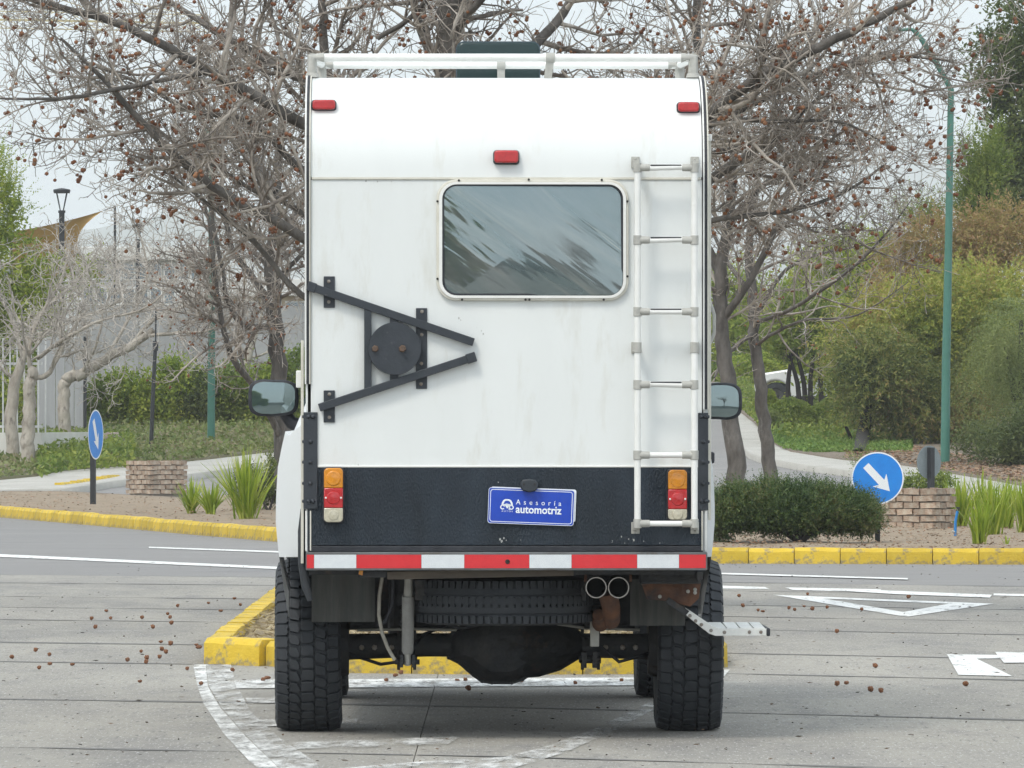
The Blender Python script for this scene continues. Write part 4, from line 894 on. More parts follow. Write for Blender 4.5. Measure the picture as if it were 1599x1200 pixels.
# crooked brown channel under the bumper
p, q = tl(605, 899, .06), tl(896, 893, .06); MB().bar(p, q, 0.05, 0.036).build('cross_channel', pm('muddy_channel', (0.13, 0.105, 0.08), (0.075, 0.065, 0.055), 0.85, scale=10, stretch=(0.4, 1, 1)), truck, bevel=0.002)
MB().bb(tx(560, .04), tx(604, .04), 0.03, 0.08, tz(902, .04), tz(891, .04)).build('bumper_bracket', M_dark, truck, bevel=0.004)
MB().prism([tl(562, 889, .0), tl(568, 889, .0), tl(566.5, 899, .0), tl(560.5, 897, .0)], (0, 0.012, 0)).build('yellow_tag', M_amber, truck)
for x0, x1, y0, y1 in ((487, 586, 889, 972), (985, 1071, 905, 978)):
    vs, fs = [], []; n = 14
    for k in range(2):
        for j in range(6):
            for i in range(n + 1):
                px = x0 + (x1 - x0) * i / n; py = y0 + (y1 - y0) * j / 5; p = tl(px, py, 0.62); p.y += 0.012 * math.sin(i * 0.9) + 0.05 * j / 5 + k * 0.008; vs.append(p)
    st = 6 * (n + 1)
    for j in range(5):
        for i in range(n):
            a = j * (n + 1) + i; fs += [(a, a + 1, a + n + 2, a + n + 1), (st + a, st + a + n + 1, st + a + n + 2, st + a + 1)]
    for i in range(n): a = 5 * (n + 1) + i; fs.append((a, a + 1, st + a + 1, st + a))
    for j in range(5):
        for i in (0, n): a = j * (n + 1) + i; fs.append((a, a + n + 1, st + a + n + 1, st + a))
    MB().add(vs, fs).build('mud_flap', M_flap, truck, 60)
p0 = tl(637, 905, 1.0); M_shock = pm('grey_shock', (0.30, 0.30, 0.29), (0.22, 0.215, 0.205), 0.6, scale=14, c3=(0.14, 0.075, 0.05), s3=12, lo3=0.64, hi3=0.74)
sh = MB().tube([tl(638, 931, .45), tl(637, 1017, .5), tl(637, 1022, .5)], [0.029, 0.027, 0.02], 16).build('shock_absorber', M_shock, truck, 50)
MB().tube([tl(639, 896, .45), tl(638, 932, .45)], [0.019, 0.021], 12).build('shock_rod', M_fit, sh, 50); MB().tube([tl(637, 1020, .5), tl(637, 1038, .52)], [0.016, 0.017], 10).build('lower_eye', M_fit, sh, 50)
ck = MB(); a = tl(637, 1038, .52); ck.bb(a.x - 0.035, a.x - 0.020, 0.48, 1.16, a.z - 0.012, a.z + 0.045); ck.bb(a.x + 0.020, a.x + 0.035, 0.48, 1.16, a.z - 0.012, a.z + 0.045); ck.tube([(a.x - 0.058, .52, a.z + 0.012), (a.x + 0.055, .52, a.z + 0.012)], 0.012, 8); ck.build('shock_mount', M_dark, sh)
a = tl(921, 1037, .97); ck = MB(); ck.bb(a.x - 0.035, a.x - 0.014, 0.93, 1.01, a.z - 0.018, a.z + 0.055); ck.bb(a.x + 0.014, a.x + 0.035, 0.93, 1.01, a.z - 0.018, a.z + 0.055); ck.tube([(a.x - 0.05, .97, a.z + 0.02), (a.x + 0.052, .97, a.z + 0.02)], 0.012, 8); ck.build('shock_mount', M_dark, truck)
MB().tube([tl(598, 898, .45), tl(593, 930, .45), tl(592, 960, .45), tl(597, 988, .45), tl(606, 1012, .45), tl(617, 1031, .45)], 0.0085, 8).build('vent_hose', pm('pale_hose', (0.38, 0.36, 0.31), (0.28, 0.26, 0.22), 0.6, scale=30), truck, 60)
MB().tube([tl(615, 905, .5), tl(613, 945, .5), tl(603, 970, .5), tl(590, 978, .5)], 0.008, 8).build('brake_hose', M_gask, truck, 60)
# exhaust
for px in (931.5, 966.5):
    c = tl(px, 918, .10); e = MB().lathe([(0.0, 0.0435), (0.0, 0.0475), (-0.006, 0.049), (-0.014, 0.0475), (-0.30, 0.0465), (-0.30, 0.0435)], (c.x, 0.10, c.z), (0, -1, 0), 28, closed=True).build('exhaust_tip', M_chrome, truck, 50)
    MB().lathe([(-0.28, 0.0), (-0.28, 0.043), (-0.03, 0.0432)], (c.x, 0.10, c.z), (0, -1, 0), 20).build('soot_lining', M_hole, e)
MB().tube([tl(949, 925, .42), tl(955, 950, .45), tl(954, 968, .6), (tx(952, 1.0), 1.1, 0.56), (tx(930, 1.6), 2.2, 0.52)], [0.045, 0.042, 0.045, 0.04, 0.04], 14).build('exhaust_pipe', M_rust, truck, 60)
MB().tube([tl(935, 960, .5), tl(938, 975, .6), (tx(930, 1.0), 1.3, 0.55)], [0.028, 0.036, 0.035], 12).build('exhaust_pipe', M_rust, truck, 60)
# rusty bracket and fold-out step
MB().prism([tl(1002, 911, .35), tl(1095, 911, .35), tl(1092, 935, .35), tl(1078, 948, .35), tl(1050, 940, .35), tl(1010, 936, .35)], (0, 0.012, 0)).build('step_bracket', M_rust, truck, bevel=0.002)
MB().bb(tx(1000, .3), tx(1094, .3), 0.28, 0.42, tz(912, .3), tz(895, .3)).build('step_carrier', M_dark, truck, bevel=0.003)
MB().bb(tx(1087, .3), tx(1096, .3), 0.16, 0.36, tz(905, .3), tz(893, .3)).build('bumper_bracket', M_dark, truck)
for px, py in ((1031, 932), (1075, 924), (1086, 921), (1086, 926)):
    p = tl(px, py, .35); MB().lathe([(0, 0.009), (0.005, 0.008), (0.007, 0)], (p.x, 0.349, p.z), (0, -1, 0), 8).build('bolt', M_fit, truck, 50)
stp = MB().bar(tl(1042, 937, .32), tl(1078, 962, .32), 0.03, 0.012, (0, -1, 0)).build('folding_step', M_dark, truck, bevel=0.002)
M_step = pm('white_step_metal', (0.74, 0.74, 0.71), (0.64, 0.64, 0.61), 0.45, scale=14, c3=(0.42, 0.38, 0.32), s3=30, lo3=0.66, hi3=0.78)
so = [(1072, 961), (1078, 954), (1114, 978.5), (1124, 982), (1198, 982), (1198, 993.5), (1118, 993.5), (1108, 990)]
MB().prism([tl(x, y, .28) for x, y in so], (0, 0.014, 0)).build('step_side', M_step, stp, bevel=0.002)
MB().prism([tl(x, y, .28) + Vector((0, 0.50, 0)) for x, y in so], (0, 0.014, 0)).build('step_side', M_step, stp, bevel=0.002)
for px0, px1 in ((1113, 1136), (1137, 1157), (1158, 1178), (1179, 1197)):
    p0, p1 = tl(px0, 981.5, .28), tl(px1 - 1.5, 981.5, .28)
    MB().add([(p0.x, .296, p0.z), (p1.x, .296, p1.z), (p1.x, .776, p1.z + .012), (p0.x, .776, p0.z + .012), (p0.x, .296, p0.z - .012), (p1.x, .296, p1.z - .012), (p1.x, .776, p1.z), (p0.x, .776, p0.z)], [(0, 1, 2, 3), (7, 6, 5, 4), (0, 4, 5, 1), (1, 5, 6, 2), (2, 6, 7, 3), (3, 7, 4, 0)]).build('step_tread', M_step, stp)
MB().bb(tx(1197.5, .28), tx(1203.5, .28), 0.275, 0.80, tz(994, .28), tz(981.5, .28)).build('step_end_cap', M_gask, stp, bevel=0.006)
for px, py in ((1078, 962), (1087, 970), (1096, 976), (1111, 985), (1132, 988), (1171, 987.5), (1189, 987.5)):
    p = tl(px, py, .28); MB().lathe([(0, 0.0085), (0.004, 0.007), (0.005, 0)], (p.x, 0.279, p.z), (0, -1, 0), 8).build('rivet', M_bolt, stp, 50)

# lines, cables and brackets that crowd the underside
MB().tube([(TC - 0.66, 1.13, 0.47), (TC - 0.40, 1.12, 0.475), (TC - 0.2, 1.12, 0.47), (TC - 0.16, 1.10, 0.55), (TC - 0.1, 1.2, 0.66)], 0.007, 6).build('brake_line', M_fit, truck, 60)
MB().tube([(TC + 0.66, 1.13, 0.47), (TC + 0.40, 1.12, 0.48), (TC + 0.26, 1.12, 0.50), (TC + 0.1, 1.2, 0.66)], 0.007, 6).build('brake_line', M_fit, truck, 60)
MB().tube([(TC - 0.70, 1.1, 0.36), (TC - 0.55, 1.0, 0.315), (TC - 0.45, 0.98, 0.33), (TC - 0.35, 1.1, 0.45), (TC - 0.2, 1.5, 0.5)], 0.008, 6).build('handbrake_cable', M_gask, truck, 60)
MB().tube([(TC + 0.70, 1.1, 0.36), (TC + 0.56, 1.02, 0.325), (TC + 0.42, 1.1, 0.44), (TC + 0.2, 1.5, 0.5)], 0.008, 6).build('handbrake_cable', M_gask, truck, 60)
for px, y0 in ((915, 0.2), (985, 0.2)): MB().bar(tl(px, 893, y0), tl(px, 909, y0), 0.012, 0.03, (0, 1, 0)).build('exhaust_hanger', M_rust, truck)
MB().bb(tx(922, .7), tx(936, .7), 0.68, 0.72, tz(1010, .7), tz(962, .7)).build('link_bracket', M_fit, truck, bevel=0.004)
MB().tube([tl(690, 972, .95), tl(720, 982, .95), tl(752, 974, .95)], 0.009, 6).build('breather_hose', M_gask, truck, 60)
for s_ in (-1, 1):
    for dx_ in (0.50, 0.58, 0.64): MB().lathe([(0, 0.014), (0.01, 0.012), (0.012, 0)], (TC + s_ * dx_, 1.138, 0.388), (0, -1, 0), 6).build('bolt', M_bolt, ax, 50)
# ------------------------------------------------------------------ trees and plants
class Twigs:                                          # many thin tapering tubes in one mesh
    def __init__(s): s.V, s.Q = [], []
    def tube(s, pts, rad, n=4):
        k = len(pts); o = len(s.V); ref = None
        for i, p in enumerate(pts):
            t = pts[min(i + 1, k - 1)] - pts[max(i - 1, 0)]
            if t.length < 1e-9: t = Vector((0, 0, 1))
            t.normalize()
            if ref is None: ref = t.orthogonal()
            a = ref - t * ref.dot(t)
            if a.length < 1e-6: a = t.orthogonal()
            a.normalize(); b = t.cross(a); ref = a; r = rad[i]
            for j in range(n):
                th = 2 * math.pi * j / n; c, q = math.cos(th) * r, math.sin(th) * r
                s.V.append((p.x + a.x * c + b.x * q, p.y + a.y * c + b.y * q, p.z + a.z * c + b.z * q))
        for i in range(k - 1):
            for j in range(n): s.Q.append((o + i * n + j, o + i * n + (j + 1) % n, o + (i + 1) * n + (j + 1) % n, o + (i + 1) * n + j))
def rvec(r): 
    v = Vector((r.gauss(0, 1), r.gauss(0, 1), r.gauss(0, 1))); return v.normalized() if v.length > 1e-6 else Vector((1, 0, 0))
def catmull(pts, rad, k=4):
    P, R_ = [], []; m = len(pts)
    rad = [interp([(i / (len(rad) - 1), q) for i, q in enumerate(rad)], i / (m - 1)) for i in range(m)]
    for i in range(len(pts) - 1):
        p0, p1, p2, p3 = pts[max(i - 1, 0)], pts[i], pts[i + 1], pts[min(i + 2, len(pts) - 1)]
        for j in range(k):
            t = j / k; P.append(0.5 * ((2 * p1) + (p2 - p0) * t + (2 * p0 - 5 * p1 + 4 * p2 - p3) * t * t + (3 * p1 - p0 - 3 * p2 + p3) * t ** 3)); R_.append(rad[i] + (rad[i + 1] - rad[i]) * t)
    P.append(pts[-1]); R_.append(rad[-1]); return P, R_
class Bare:
    """a leafless tree: limbs are given or grown, side branches and twigs grow off them, seed balls hang from the tips"""
    def __init__(s, seed, scale=1.0, dens=1.0, balls=0.1, curl=1.0, levels=3, up=0.08, twig=0.0042):
        s.r = random.Random(seed); s.T, s.W, s.sc, s.de, s.ba, s.cu, s.lv, s.up, s.tw = Twigs(), Twigs(), scale, dens, balls, curl, levels, up, twig
        s.B = []
    def limb(s, pts, rad, n=9, kids=True, k=5, frm=0.15):
        P, R_ = catmull([Vector(p) for p in pts], rad, k)
        for i in range(1, len(P) - 1): P[i] = P[i] + rvec(s.r) * R_[i] * 0.25
        s.T.tube(P, R_, n)
        if kids: s.kids(P, R_, 0, frm)
        return P, R_
    def kids(s, P, R_, lvl, frm=0.15):
        L = sum((b - a).length for a, b in zip(P, P[1:])); per = (4.6, 8.5, 9.5)[lvl] * s.de / s.sc
        n = int(L * per + s.r.random()); r = s.r
        for _ in range(n):
            t = frm + (1 - frm) * r.random() ** 0.9; f = t * (len(P) - 1); i = min(int(f), len(P) - 2); q = f - i
            p = P[i].lerp(P[i + 1], q); d = (P[i + 1] - P[i]).normalized(); rr = R_[i] + (R_[i + 1] - R_[i]) * q
            ax = d.cross(rvec(r)); ax.normalize(); nd = Matrix.Rotation(math.radians(r.uniform(32, 80)), 3, ax) @ d
            ln = ((0.45, 1.35), (0.18, 0.62), (0.06, 0.24))[lvl]
            ll = r.uniform(*ln) * s.sc * (1.15 - 0.45 * t)
            r0 = min(rr * 0.62, (0.020, 0.0085, s.tw)[lvl] * s.sc * r.uniform(0.75, 1.35)); r0 = max(r0, s.tw * 0.7 * s.sc)
            s.grow(p, nd, ll, r0, lvl + 1)
    def grow(s, p, d, L, r0, lvl):
        r = s.r; n = (6, 6, 5, 3)[lvl]; P = [p]; wob = (0.12, 0.26, 0.36, 0.45)[lvl] * s.cu; bend = rvec(r) * 0.16 * s.cu
        for i in range(n):
            d = (d + rvec(r) * wob + bend + Vector((0, 0, s.up))).normalized(); P.append(P[-1] + d * (L / n))
        R_ = [max(r0 * (1 - 0.62 * i / n), s.tw * 0.55 * s.sc) for i in range(n + 1)]
        s.W.tube(P, R_, 5 if lvl == 1 else (4 if lvl == 2 else 3))
        if lvl < s.lv: s.kids(P, R_, lvl, 0.12)
        if lvl >= 2 and r.random() < s.ba:
            q = P[-1]; h = r.uniform(0.02, 0.07); e = q + Vector((r.uniform(-.02, .02), r.uniform(-.02, .02), -h))
            s.W.tube([q, q.lerp(e, 0.5) + Vector((0.006, 0, 0)), e], [0.0013] * 3, 3)
            for _ in range(r.choice((1, 1, 1, 2, 3))): s.B.append((e + rvec(r) * 0.018, r.uniform(0.0135, 0.019)))
def ico(sub, jit=0.0, seed=1):
    bm = bmesh.new(); bmesh.ops.create_icosphere(bm, subdivisions=sub, radius=1.0); r = random.Random(seed)
    V = np.array([tuple(v.co * (1 + r.uniform(-jit, jit))) for v in bm.verts]); Q = np.array([[v.index for v in f.verts] for f in bm.faces]); bm.free(); return V, Q
ICO1 = ico(1, 0.10); 
M_bark = pm('plane_bark', (0.15, 0.137, 0.125), (0.055, 0.049, 0.044), 0.9, scale=7, stretch=(1, 1, 0.35), c3=(0.30, 0.285, 0.265), s3=5, lo3=0.6, hi3=0.78, bump=0.02, bscale=26)
M_twig = pm('plane_twigs', (0.43, 0.385, 0.335), (0.14, 0.118, 0.10), 0.85, scale=2.6, c3=(0.64, 0.605, 0.56), s3=3.5, lo3=0.55, hi3=0.72, lo=0.4, hi=0.6)
M_bark2 = pm('pale_bark', (0.46, 0.42, 0.36), (0.27, 0.235, 0.195), 0.9, scale=5, stretch=(1, 1, 0.4), c3=(0.13, 0.115, 0.10), s3=7, lo3=0.54, hi3=0.70, bump=0.035, bscale=18)
M_twig2 = pm('pale_twigs', (0.52, 0.48, 0.43), (0.29, 0.255, 0.22), 0.85, scale=1.6, c3=(0.17, 0.15, 0.135), s3=2.2, lo3=0.6, hi3=0.72)
M_ball = pm('seed_ball_brown', (0.21, 0.088, 0.045), (0.12, 0.055, 0.033), 0.95, scale=30, c3=(0.36, 0.185, 0.09), s3=2.0, lo3=0.5, hi3=0.7)
def bare_tree(bt, label, loc, bark, twig, group, cat='tree', name='plane_tree'):
    t = thing(name, label, cat, loc, 0, group); inv = Vector(loc)
    o = np_mesh('trunk', np.array(bt.T.V) - np.array(inv), bt.T.Q, bark, t, True)
    c = np_mesh('crown', np.array(bt.W.V) - np.array(inv), bt.W.Q, twig, t, True)
    if bt.B:
        V, Q = ICO1; n = len(bt.B); ce = np.array([tuple(b[0] - inv) for b in bt.B]); ra = np.array([b[1] for b in bt.B])
        VV = (V[None] * ra[:, None, None] + ce[:, None, :]).reshape(-1, 3); QQ = (Q[None] + (np.arange(n) * len(V))[:, None, None]).reshape(-1, 3)
        s_ = np_mesh('seed_balls', VV, QQ, M_ball, c); stuff(s_)
    return t
def WL(*a): return [W(x, y, D) for x, y, D in a]
GRP = 'bare plane trees behind the camper'
# the plane tree in the near island, right behind the camper
b = Bare(11, 1.0, 1.34, 0.13, twig=0.0046)
base = Vector((-0.45, 47.0, 0.08))
b.limb([base, Vector((-0.46, 47.0, 1.6)), W(704, 420, 47), W(700, 180, 47), W(702, 20, 47), W(715, -160, 47)], [0.125, 0.108, 0.10, 0.092, 0.082, 0.055], 14, True, 6, 0.55)
for q in (
    ([(700, 330, 47), (590, 262, 46.8), (475, 196, 46.6), (330, 112, 46.4), (200, 44, 46.2), (60, 2, 46), (-60, -26, 46)], [.06, .05, .043, .036, .030, .022, .012]),
    ([(696, 520, 47), (590, 440, 46.7), (470, 368, 46.4), (330, 290, 46.2), (235, 205, 46.0), (160, 122, 45.8), (95, 60, 45.8)], [.058, .046, .038, .032, .025, .018, .009]),
    ([(700, 250, 47), (560, 150, 47.4), (470, 122, 47.6), (360, 62, 47.8), (250, -6, 48)], [.05, .04, .034, .027, .018]),
    ([(560, 300, 47), (470, 262, 47.2), (400, 195, 47.2), (300, 172, 47.2), (220, 130, 47.2), (150, 105, 47)], [.034, .028, .024, .020, .014, .007]),
    ([(330, 112, 46.4), (240, 128, 46.0), (130, 150, 45.6), (60, 155, 45.4), (-10, 154, 45.2)], [.020, .018, .015, .011, .006]),
    ([(640, 300, 47.2), (540, 215, 47.6), (512, 110, 48), (504, 10, 48.2), (498, -80, 48.4)], [.05, .043, .037, .032, .022]),
    ([(590, 60, 47.4), (650, 20, 47.3), (700, -60, 47.2)], [.02, .018, .012]), ([(700, 140, 47), (655, 40, 47.5), (640, -60, 47.9)], [.04, .033, .02]),
    ([(720, 460, 47), (930, 300, 46.6), (1100, 184, 46.3), (1200, 112, 46.1), (1330, 50, 45.9), (1420, 2, 45.8), (1490, -34, 45.8)], [.062, .052, .043, .038, .032, .024, .012]),
    ([(722, 400, 47), (930, 278, 47.2), (1105, 196, 47.3), (1240, 134, 47.4), (1345, 92, 47.4), (1440, 90, 47.5), (1490, 98, 47.5)], [.056, .045, .036, .029, .02, .011, .005]),
    ([(722, 520, 47), (940, 390, 46.9), (1110, 280, 46.8), (1190, 228, 46.7), (1225, 205, 46.7), (1300, 130, 46.7)], [.055, .044, .036, .028, .018, .008]),
    ([(712, 240, 47), (800, 110, 47.4), (880, 20, 47.7), (930, -70, 48)], [.05, .042, .034, .024]),
    ([(735, 380, 47.1), (960, 250, 47.8), (1078, 120, 48.2), (1088, 20, 48.4), (1096, -60, 48.5)], [.05, .043, .037, .033, .024]),
    ([(940, 390, 46.9), (1110, 345, 46.7), (1230, 330, 46.6), (1320, 300, 46.6), (1385, 255, 46.6)], [.026, .022, .017, .011, .005]),
    ([(960, 250, 47.8), (1110, 240, 47.8), (1240, 212, 47.8), (1330, 225, 47.7), (1395, 200, 47.6)], [.024, .020, .016, .010, .005]),
    ([(1100, 184, 46.3), (1215, 190, 46.2), (1310, 190, 46.0), (1375, 220, 46.0)], [.018, .015, .010, .005]),
    ([(596, 520, 46.9), (470, 460, 46.7), (400, 380, 46.6), (330, 322, 46.6), (250, 262, 46.6)], [.03, .024, .019, .014, .006]),
    ([(560, 420, 47.2), (468, 330, 47.5), (400, 300, 47.6), (300, 240, 47.6), (215, 235, 47.6)], [.028, .022, .018, .013, .006]),
    ([(700, 60, 47), (760, -10, 46.6), (820, -80, 46.3)], [.03, .026, .018]),
    ):
    b.limb(WL(*q[0]), q[1], 9, True, 5, 0.2)
bare_tree(b, 'large bare plane tree full of brown seed balls, spreading wide directly behind the camper roof', base, M_bark, M_twig, GRP)
# plane trees farther back
def back_tree(seed, base, trunk, limbs, label, sc=1.25, dens=1.28, balls=0.11, frm=0.45):
    b = Bare(seed, sc, dens, balls, twig=0.0052)
    b.limb([base] + WL(*trunk[0]), trunk[1], 12, True, 6, frm)
    for q in limbs: b.limb(WL(*q[0]), q[1], 8, True, 5, 0.12)
    return bare_tree(b, label, base, M_bark, M_twig, GRP)
bL = GX(452, 88, 0.1)
back_tree(21, bL, ([(447, 740, 88), (440, 640, 88), (430, 500, 88), (426, 400, 88), (432, 300, 88.4), (440, 180, 89)], [.145, .135, .118, .108, .095, .07, .045]), [
    ([(430, 508, 88), (400, 512, 87.6), (372, 500, 87.3), (352, 455, 87), (348, 420, 87), (330, 330, 87), (322, 240, 87)], [.05, .045, .04, .035, .03, .024, .012]),
    ([(428, 480, 88), (400, 440, 88.3), (365, 392, 88.6), (350, 340, 88.8), (310, 260, 89)], [.06, .05, .04, .03, .014]),
    ([(444, 690, 88), (396, 604, 87.5), (362, 556, 87.2), (345, 490, 87), (332, 400, 86.8), (328, 350, 86.8), (310, 290, 86.8)], [.05, .046, .04, .036, .03, .024, .012]),
    ([(426, 400, 88), (465, 330, 88.4), (500, 230, 88.8), (530, 100, 89)], [.06, .05, .04, .02]), ([(428, 440, 88), (470, 400, 88), (520, 340, 88)], [.04, .03, .015]),
    ([(430, 300, 88), (380, 220, 88.4), (330, 170, 88.8), (280, 100, 89)], [.05, .04, .028, .012])],
    'bare plane tree with dark leaning trunk seen just above the left door mirror')
bR = GX(1152, 84, 0.1)
back_tree(31, bR, ([(1148, 730, 84), (1138, 620, 84), (1128, 520, 84), (1126, 430, 84), (1140, 320, 84), (1150, 180, 84.4)], [.135, .128, .112, .10, .09, .07, .045]), [
    ([(1128, 500, 84), (1170, 440, 83.8), (1215, 350, 83.6), (1250, 250, 83.6), (1290, 170, 83.6)], [.055, .048, .038, .028, .012]),
    ([(1126, 430, 84), (1080, 330, 84), (1040, 220, 84), (1020, 60, 84)], [.055, .045, .035, .02]),
    ([(1134, 360, 84), (1190, 290, 84.4), (1260, 262, 84.8), (1330, 240, 85), (1372, 180, 85)], [.05, .04, .03, .02, .008])],
    'bare plane tree whose grey trunk rises behind the right door mirror', 1.25, 1.3)
bR2 = GX(1206, 90, 0.1)
back_tree(41, bR2, ([(1202, 735, 90), (1192, 640, 90), (1180, 545, 90), (1176, 470, 90), (1170, 380, 90), (1185, 280, 90)], [.11, .10, .088, .078, .06, .03]), [
    ([(1178, 520, 90), (1150, 540, 89.6), (1128, 565, 89.4), (1116, 590, 89.2)], [.035, .032, .026, .012]),
    ([(1178, 505, 90), (1225, 488, 89), (1270, 462, 88), (1330, 420, 87), (1380, 370, 86.5), (1424, 312, 86)], [.034, .030, .026, .021, .015, .006]),
    ([(1182, 540, 90), (1210, 520, 89.5), (1260, 500, 89), (1340, 492, 88.5), (1420, 440, 88.2)], [.03, .026, .02, .013, .005]),
    ([(1178, 500, 90), (1220, 430, 90), (1270, 400, 90), (1340, 385, 90), (1392, 372, 90)], [.03, .026, .02, .012, .005]),
    ([(1176, 460, 90), (1130, 400, 90.4), (1100, 320, 90.8)], [.04, .03, .015])],
    'slender bare plane tree with leaning trunk, rightmost of the trunks beside the camper', 1.1, 0.85, 0.06)
# pale pollarded trees on the left
GP2 = 'pale bare trees by the left fence'
def pale_tree(seed, base, trunk, limbs, label, sc=1.6, dens=1.25):
    b = Bare(seed, sc, dens, 0.0, 1.5, 3, 0.05, 0.0062)
    b.limb([base] + WL(*trunk[0]), [q * 0.86 for q in trunk[1]], 12, False, 5)
    for q in limbs: b.limb(WL(*q[0]), [v * 0.74 for v in q[1]], 8, True, 5, 0.1)
    return bare_tree(b, label, base, M_bark2, M_twig2, GP2, 'tree', 'pale_tree')
p = GP(20, 728)
pale_tree(51, p, ([(18, 650, p.y), (24, 600, p.y), (36, 560, p.y)], [.16, .15, .13, .10]), [
    ([(24, 600, p.y), (42, 540, p.y), (58, 500, p.y), (85, 470, p.y), (120, 440, p.y), (150, 400, p.y)], [.09, .08, .065, .05, .035, .015]),
    ([(36, 560, p.y), (20, 500, p.y), (-10, 450, p.y), (-50, 410, p.y)], [.07, .055, .04, .02]), ([(20, 590, p.y), (0, 575, p.y), (-40, 560, p.y)], [.05, .04, .02]),
    ([(50, 520, p.y), (70, 520, p.y - .6), (120, 500, p.y - 1), (190, 470, p.y - 1.2), (250, 440, p.y - 1.2)], [.05, .045, .036, .024, .01])],
    'pale bare tree with forked trunk in front of the white bar fence, leftmost')
p = GP(44, 736)
pale_tree(52, p, ([(44, 690, p.y), (46, 640, p.y), (48, 600, p.y), (52, 578, p.y)], [.17, .165, .15, .14, .12]), [
    ([(52, 590, p.y), (75, 585, p.y), (90, 560, p.y), (110, 520, p.y), (140, 480, p.y)], [.075, .07, .06, .045, .02]),
    ([(50, 580, p.y), (46, 550, p.y), (60, 500, p.y), (95, 440, p.y), (110, 380, p.y)], [.075, .06, .05, .035, .015]),
    ([(60, 560, p.y), (100, 530, p.y - .8), (160, 500, p.y - 1.4), (230, 480, p.y - 1.8), (280, 430, p.y - 2)], [.055, .05, .04, .028, .012])],
    'pale bare tree with knotted white trunk beside the end of the low white wall')
p = GP(103, 704)
pale_tree(53, p, ([(101, 650, p.y), (100, 610, p.y), (108, 592, p.y), (128, 584, p.y), (165, 562, p.y), (205, 540, p.y), (240, 515, p.y)], [.17, .155, .15, .15, .14, .125, .11, .08]), [
    ([(205, 540, p.y), (240, 500, p.y), (300, 470, p.y), (330, 410, p.y), (350, 360, p.y)], [.07, .06, .045, .03, .014]), ([(165, 562, p.y), (200, 500, p.y + .5), (230, 440, p.y + .8), (220, 370, p.y + 1), (190, 320, p.y + 1)], [.06, .05, .04, .025, .012]),
    ([(230, 525, p.y), (280, 520, p.y - .5), (330, 515, p.y - .8), (370, 480, p.y - 1), (385, 440, p.y - 1)], [.06, .05, .036, .022, .01]), ([(128, 584, p.y), (150, 540, p.y - .5), (160, 480, p.y - .6), (130, 420, p.y - .6)], [.05, .042, .03, .014]),
    ([(110, 590, p.y), (116, 575, p.y), (112, 560, p.y)], [.04, .03, .012])],
    'pale bare tree with thick trunk bent sharply to the right above the boulder')
p = GP(380, 672)
pale_tree(54, p, ([(380, 640, p.y), (383, 600, p.y), (388, 560, p.y), (392, 535, p.y)], [.14, .13, .115, .10, .08]), [
    ([(388, 560, p.y), (402, 520, p.y), (410, 480, p.y), (405, 430, p.y)], [.06, .05, .035, .015]), ([(385, 560, p.y), (370, 530, p.y), (350, 500, p.y), (330, 450, p.y)], [.05, .04, .03, .012]), ([(390, 560, p.y), (420, 550, p.y), (450, 530, p.y)], [.04, .03, .012])],
    'slim pale bare tree on the green bank left of the door mirror', 1.5, 0.9)

# ---- leafy plants
def rot_frames(rng, n, up_bias=0.0, outv=None):
    d = rng.normal(size=(n, 3)); d /= np.linalg.norm(d, axis=1)[:, None]
    if outv is not None: d = d + outv * up_bias
    d /= np.linalg.norm(d, axis=1)[:, None] + 1e-9
    e = rng.normal(size=(n, 3)); e -= d * (e * d).sum(1)[:, None]; e /= np.linalg.norm(e, axis=1)[:, None] + 1e-9
    return d, e
def quads(C, A, B):                                   # pointed leaf: a kite of centre C, half-length A, half-width B
    n = len(C); V = np.stack([C - A, C - 0.1 * A + B, C + A, C - 0.1 * A - B], 1).reshape(-1, 3); Q = np.arange(4 * n).reshape(n, 4); return V, Q
def ell_points(rng, ells, n, lo=0.55, hi=1.04):
    w = np.array([(e[1][0] * e[1][1] * e[1][2]) ** (2 / 3) for e in ells]); w /= w.sum(); k = rng.choice(len(ells), n, p=w)
    C = np.array([tuple(e[0]) for e in ells])[k]; R_ = np.array([e[1] for e in ells])[k]
    d = rng.normal(size=(n, 3)); d /= np.linalg.norm(d, axis=1)[:, None]; s = lo + (hi - lo) * rng.random(n) ** 0.6
    return C + d * R_ * s[:, None], d
def leafy(seed, ells, clumps, per, rc, size, asp=0.45, lo=0.5, flat=0.0, up=0.35):
    rng = np.random.default_rng(seed); cc, cd = ell_points(rng, ells, clumps, lo)
    rcs = rc * (0.55 + 0.9 * rng.random(clumps)); n = clumps * per
    P = np.repeat(cc, per, 0) + rng.normal(size=(n, 3)) * np.repeat(rcs, per)[:, None] * np.array([1, 1, 1 - flat]) * 0.55
    o = np.repeat(cd, per, 0) + np.array([0, 0, 0.4]); d, e = rot_frames(rng, n, up, o)
    s = size * (0.6 + 0.8 * rng.random(n)); return quads(P, d * s[:, None], e * (s * asp)[:, None])
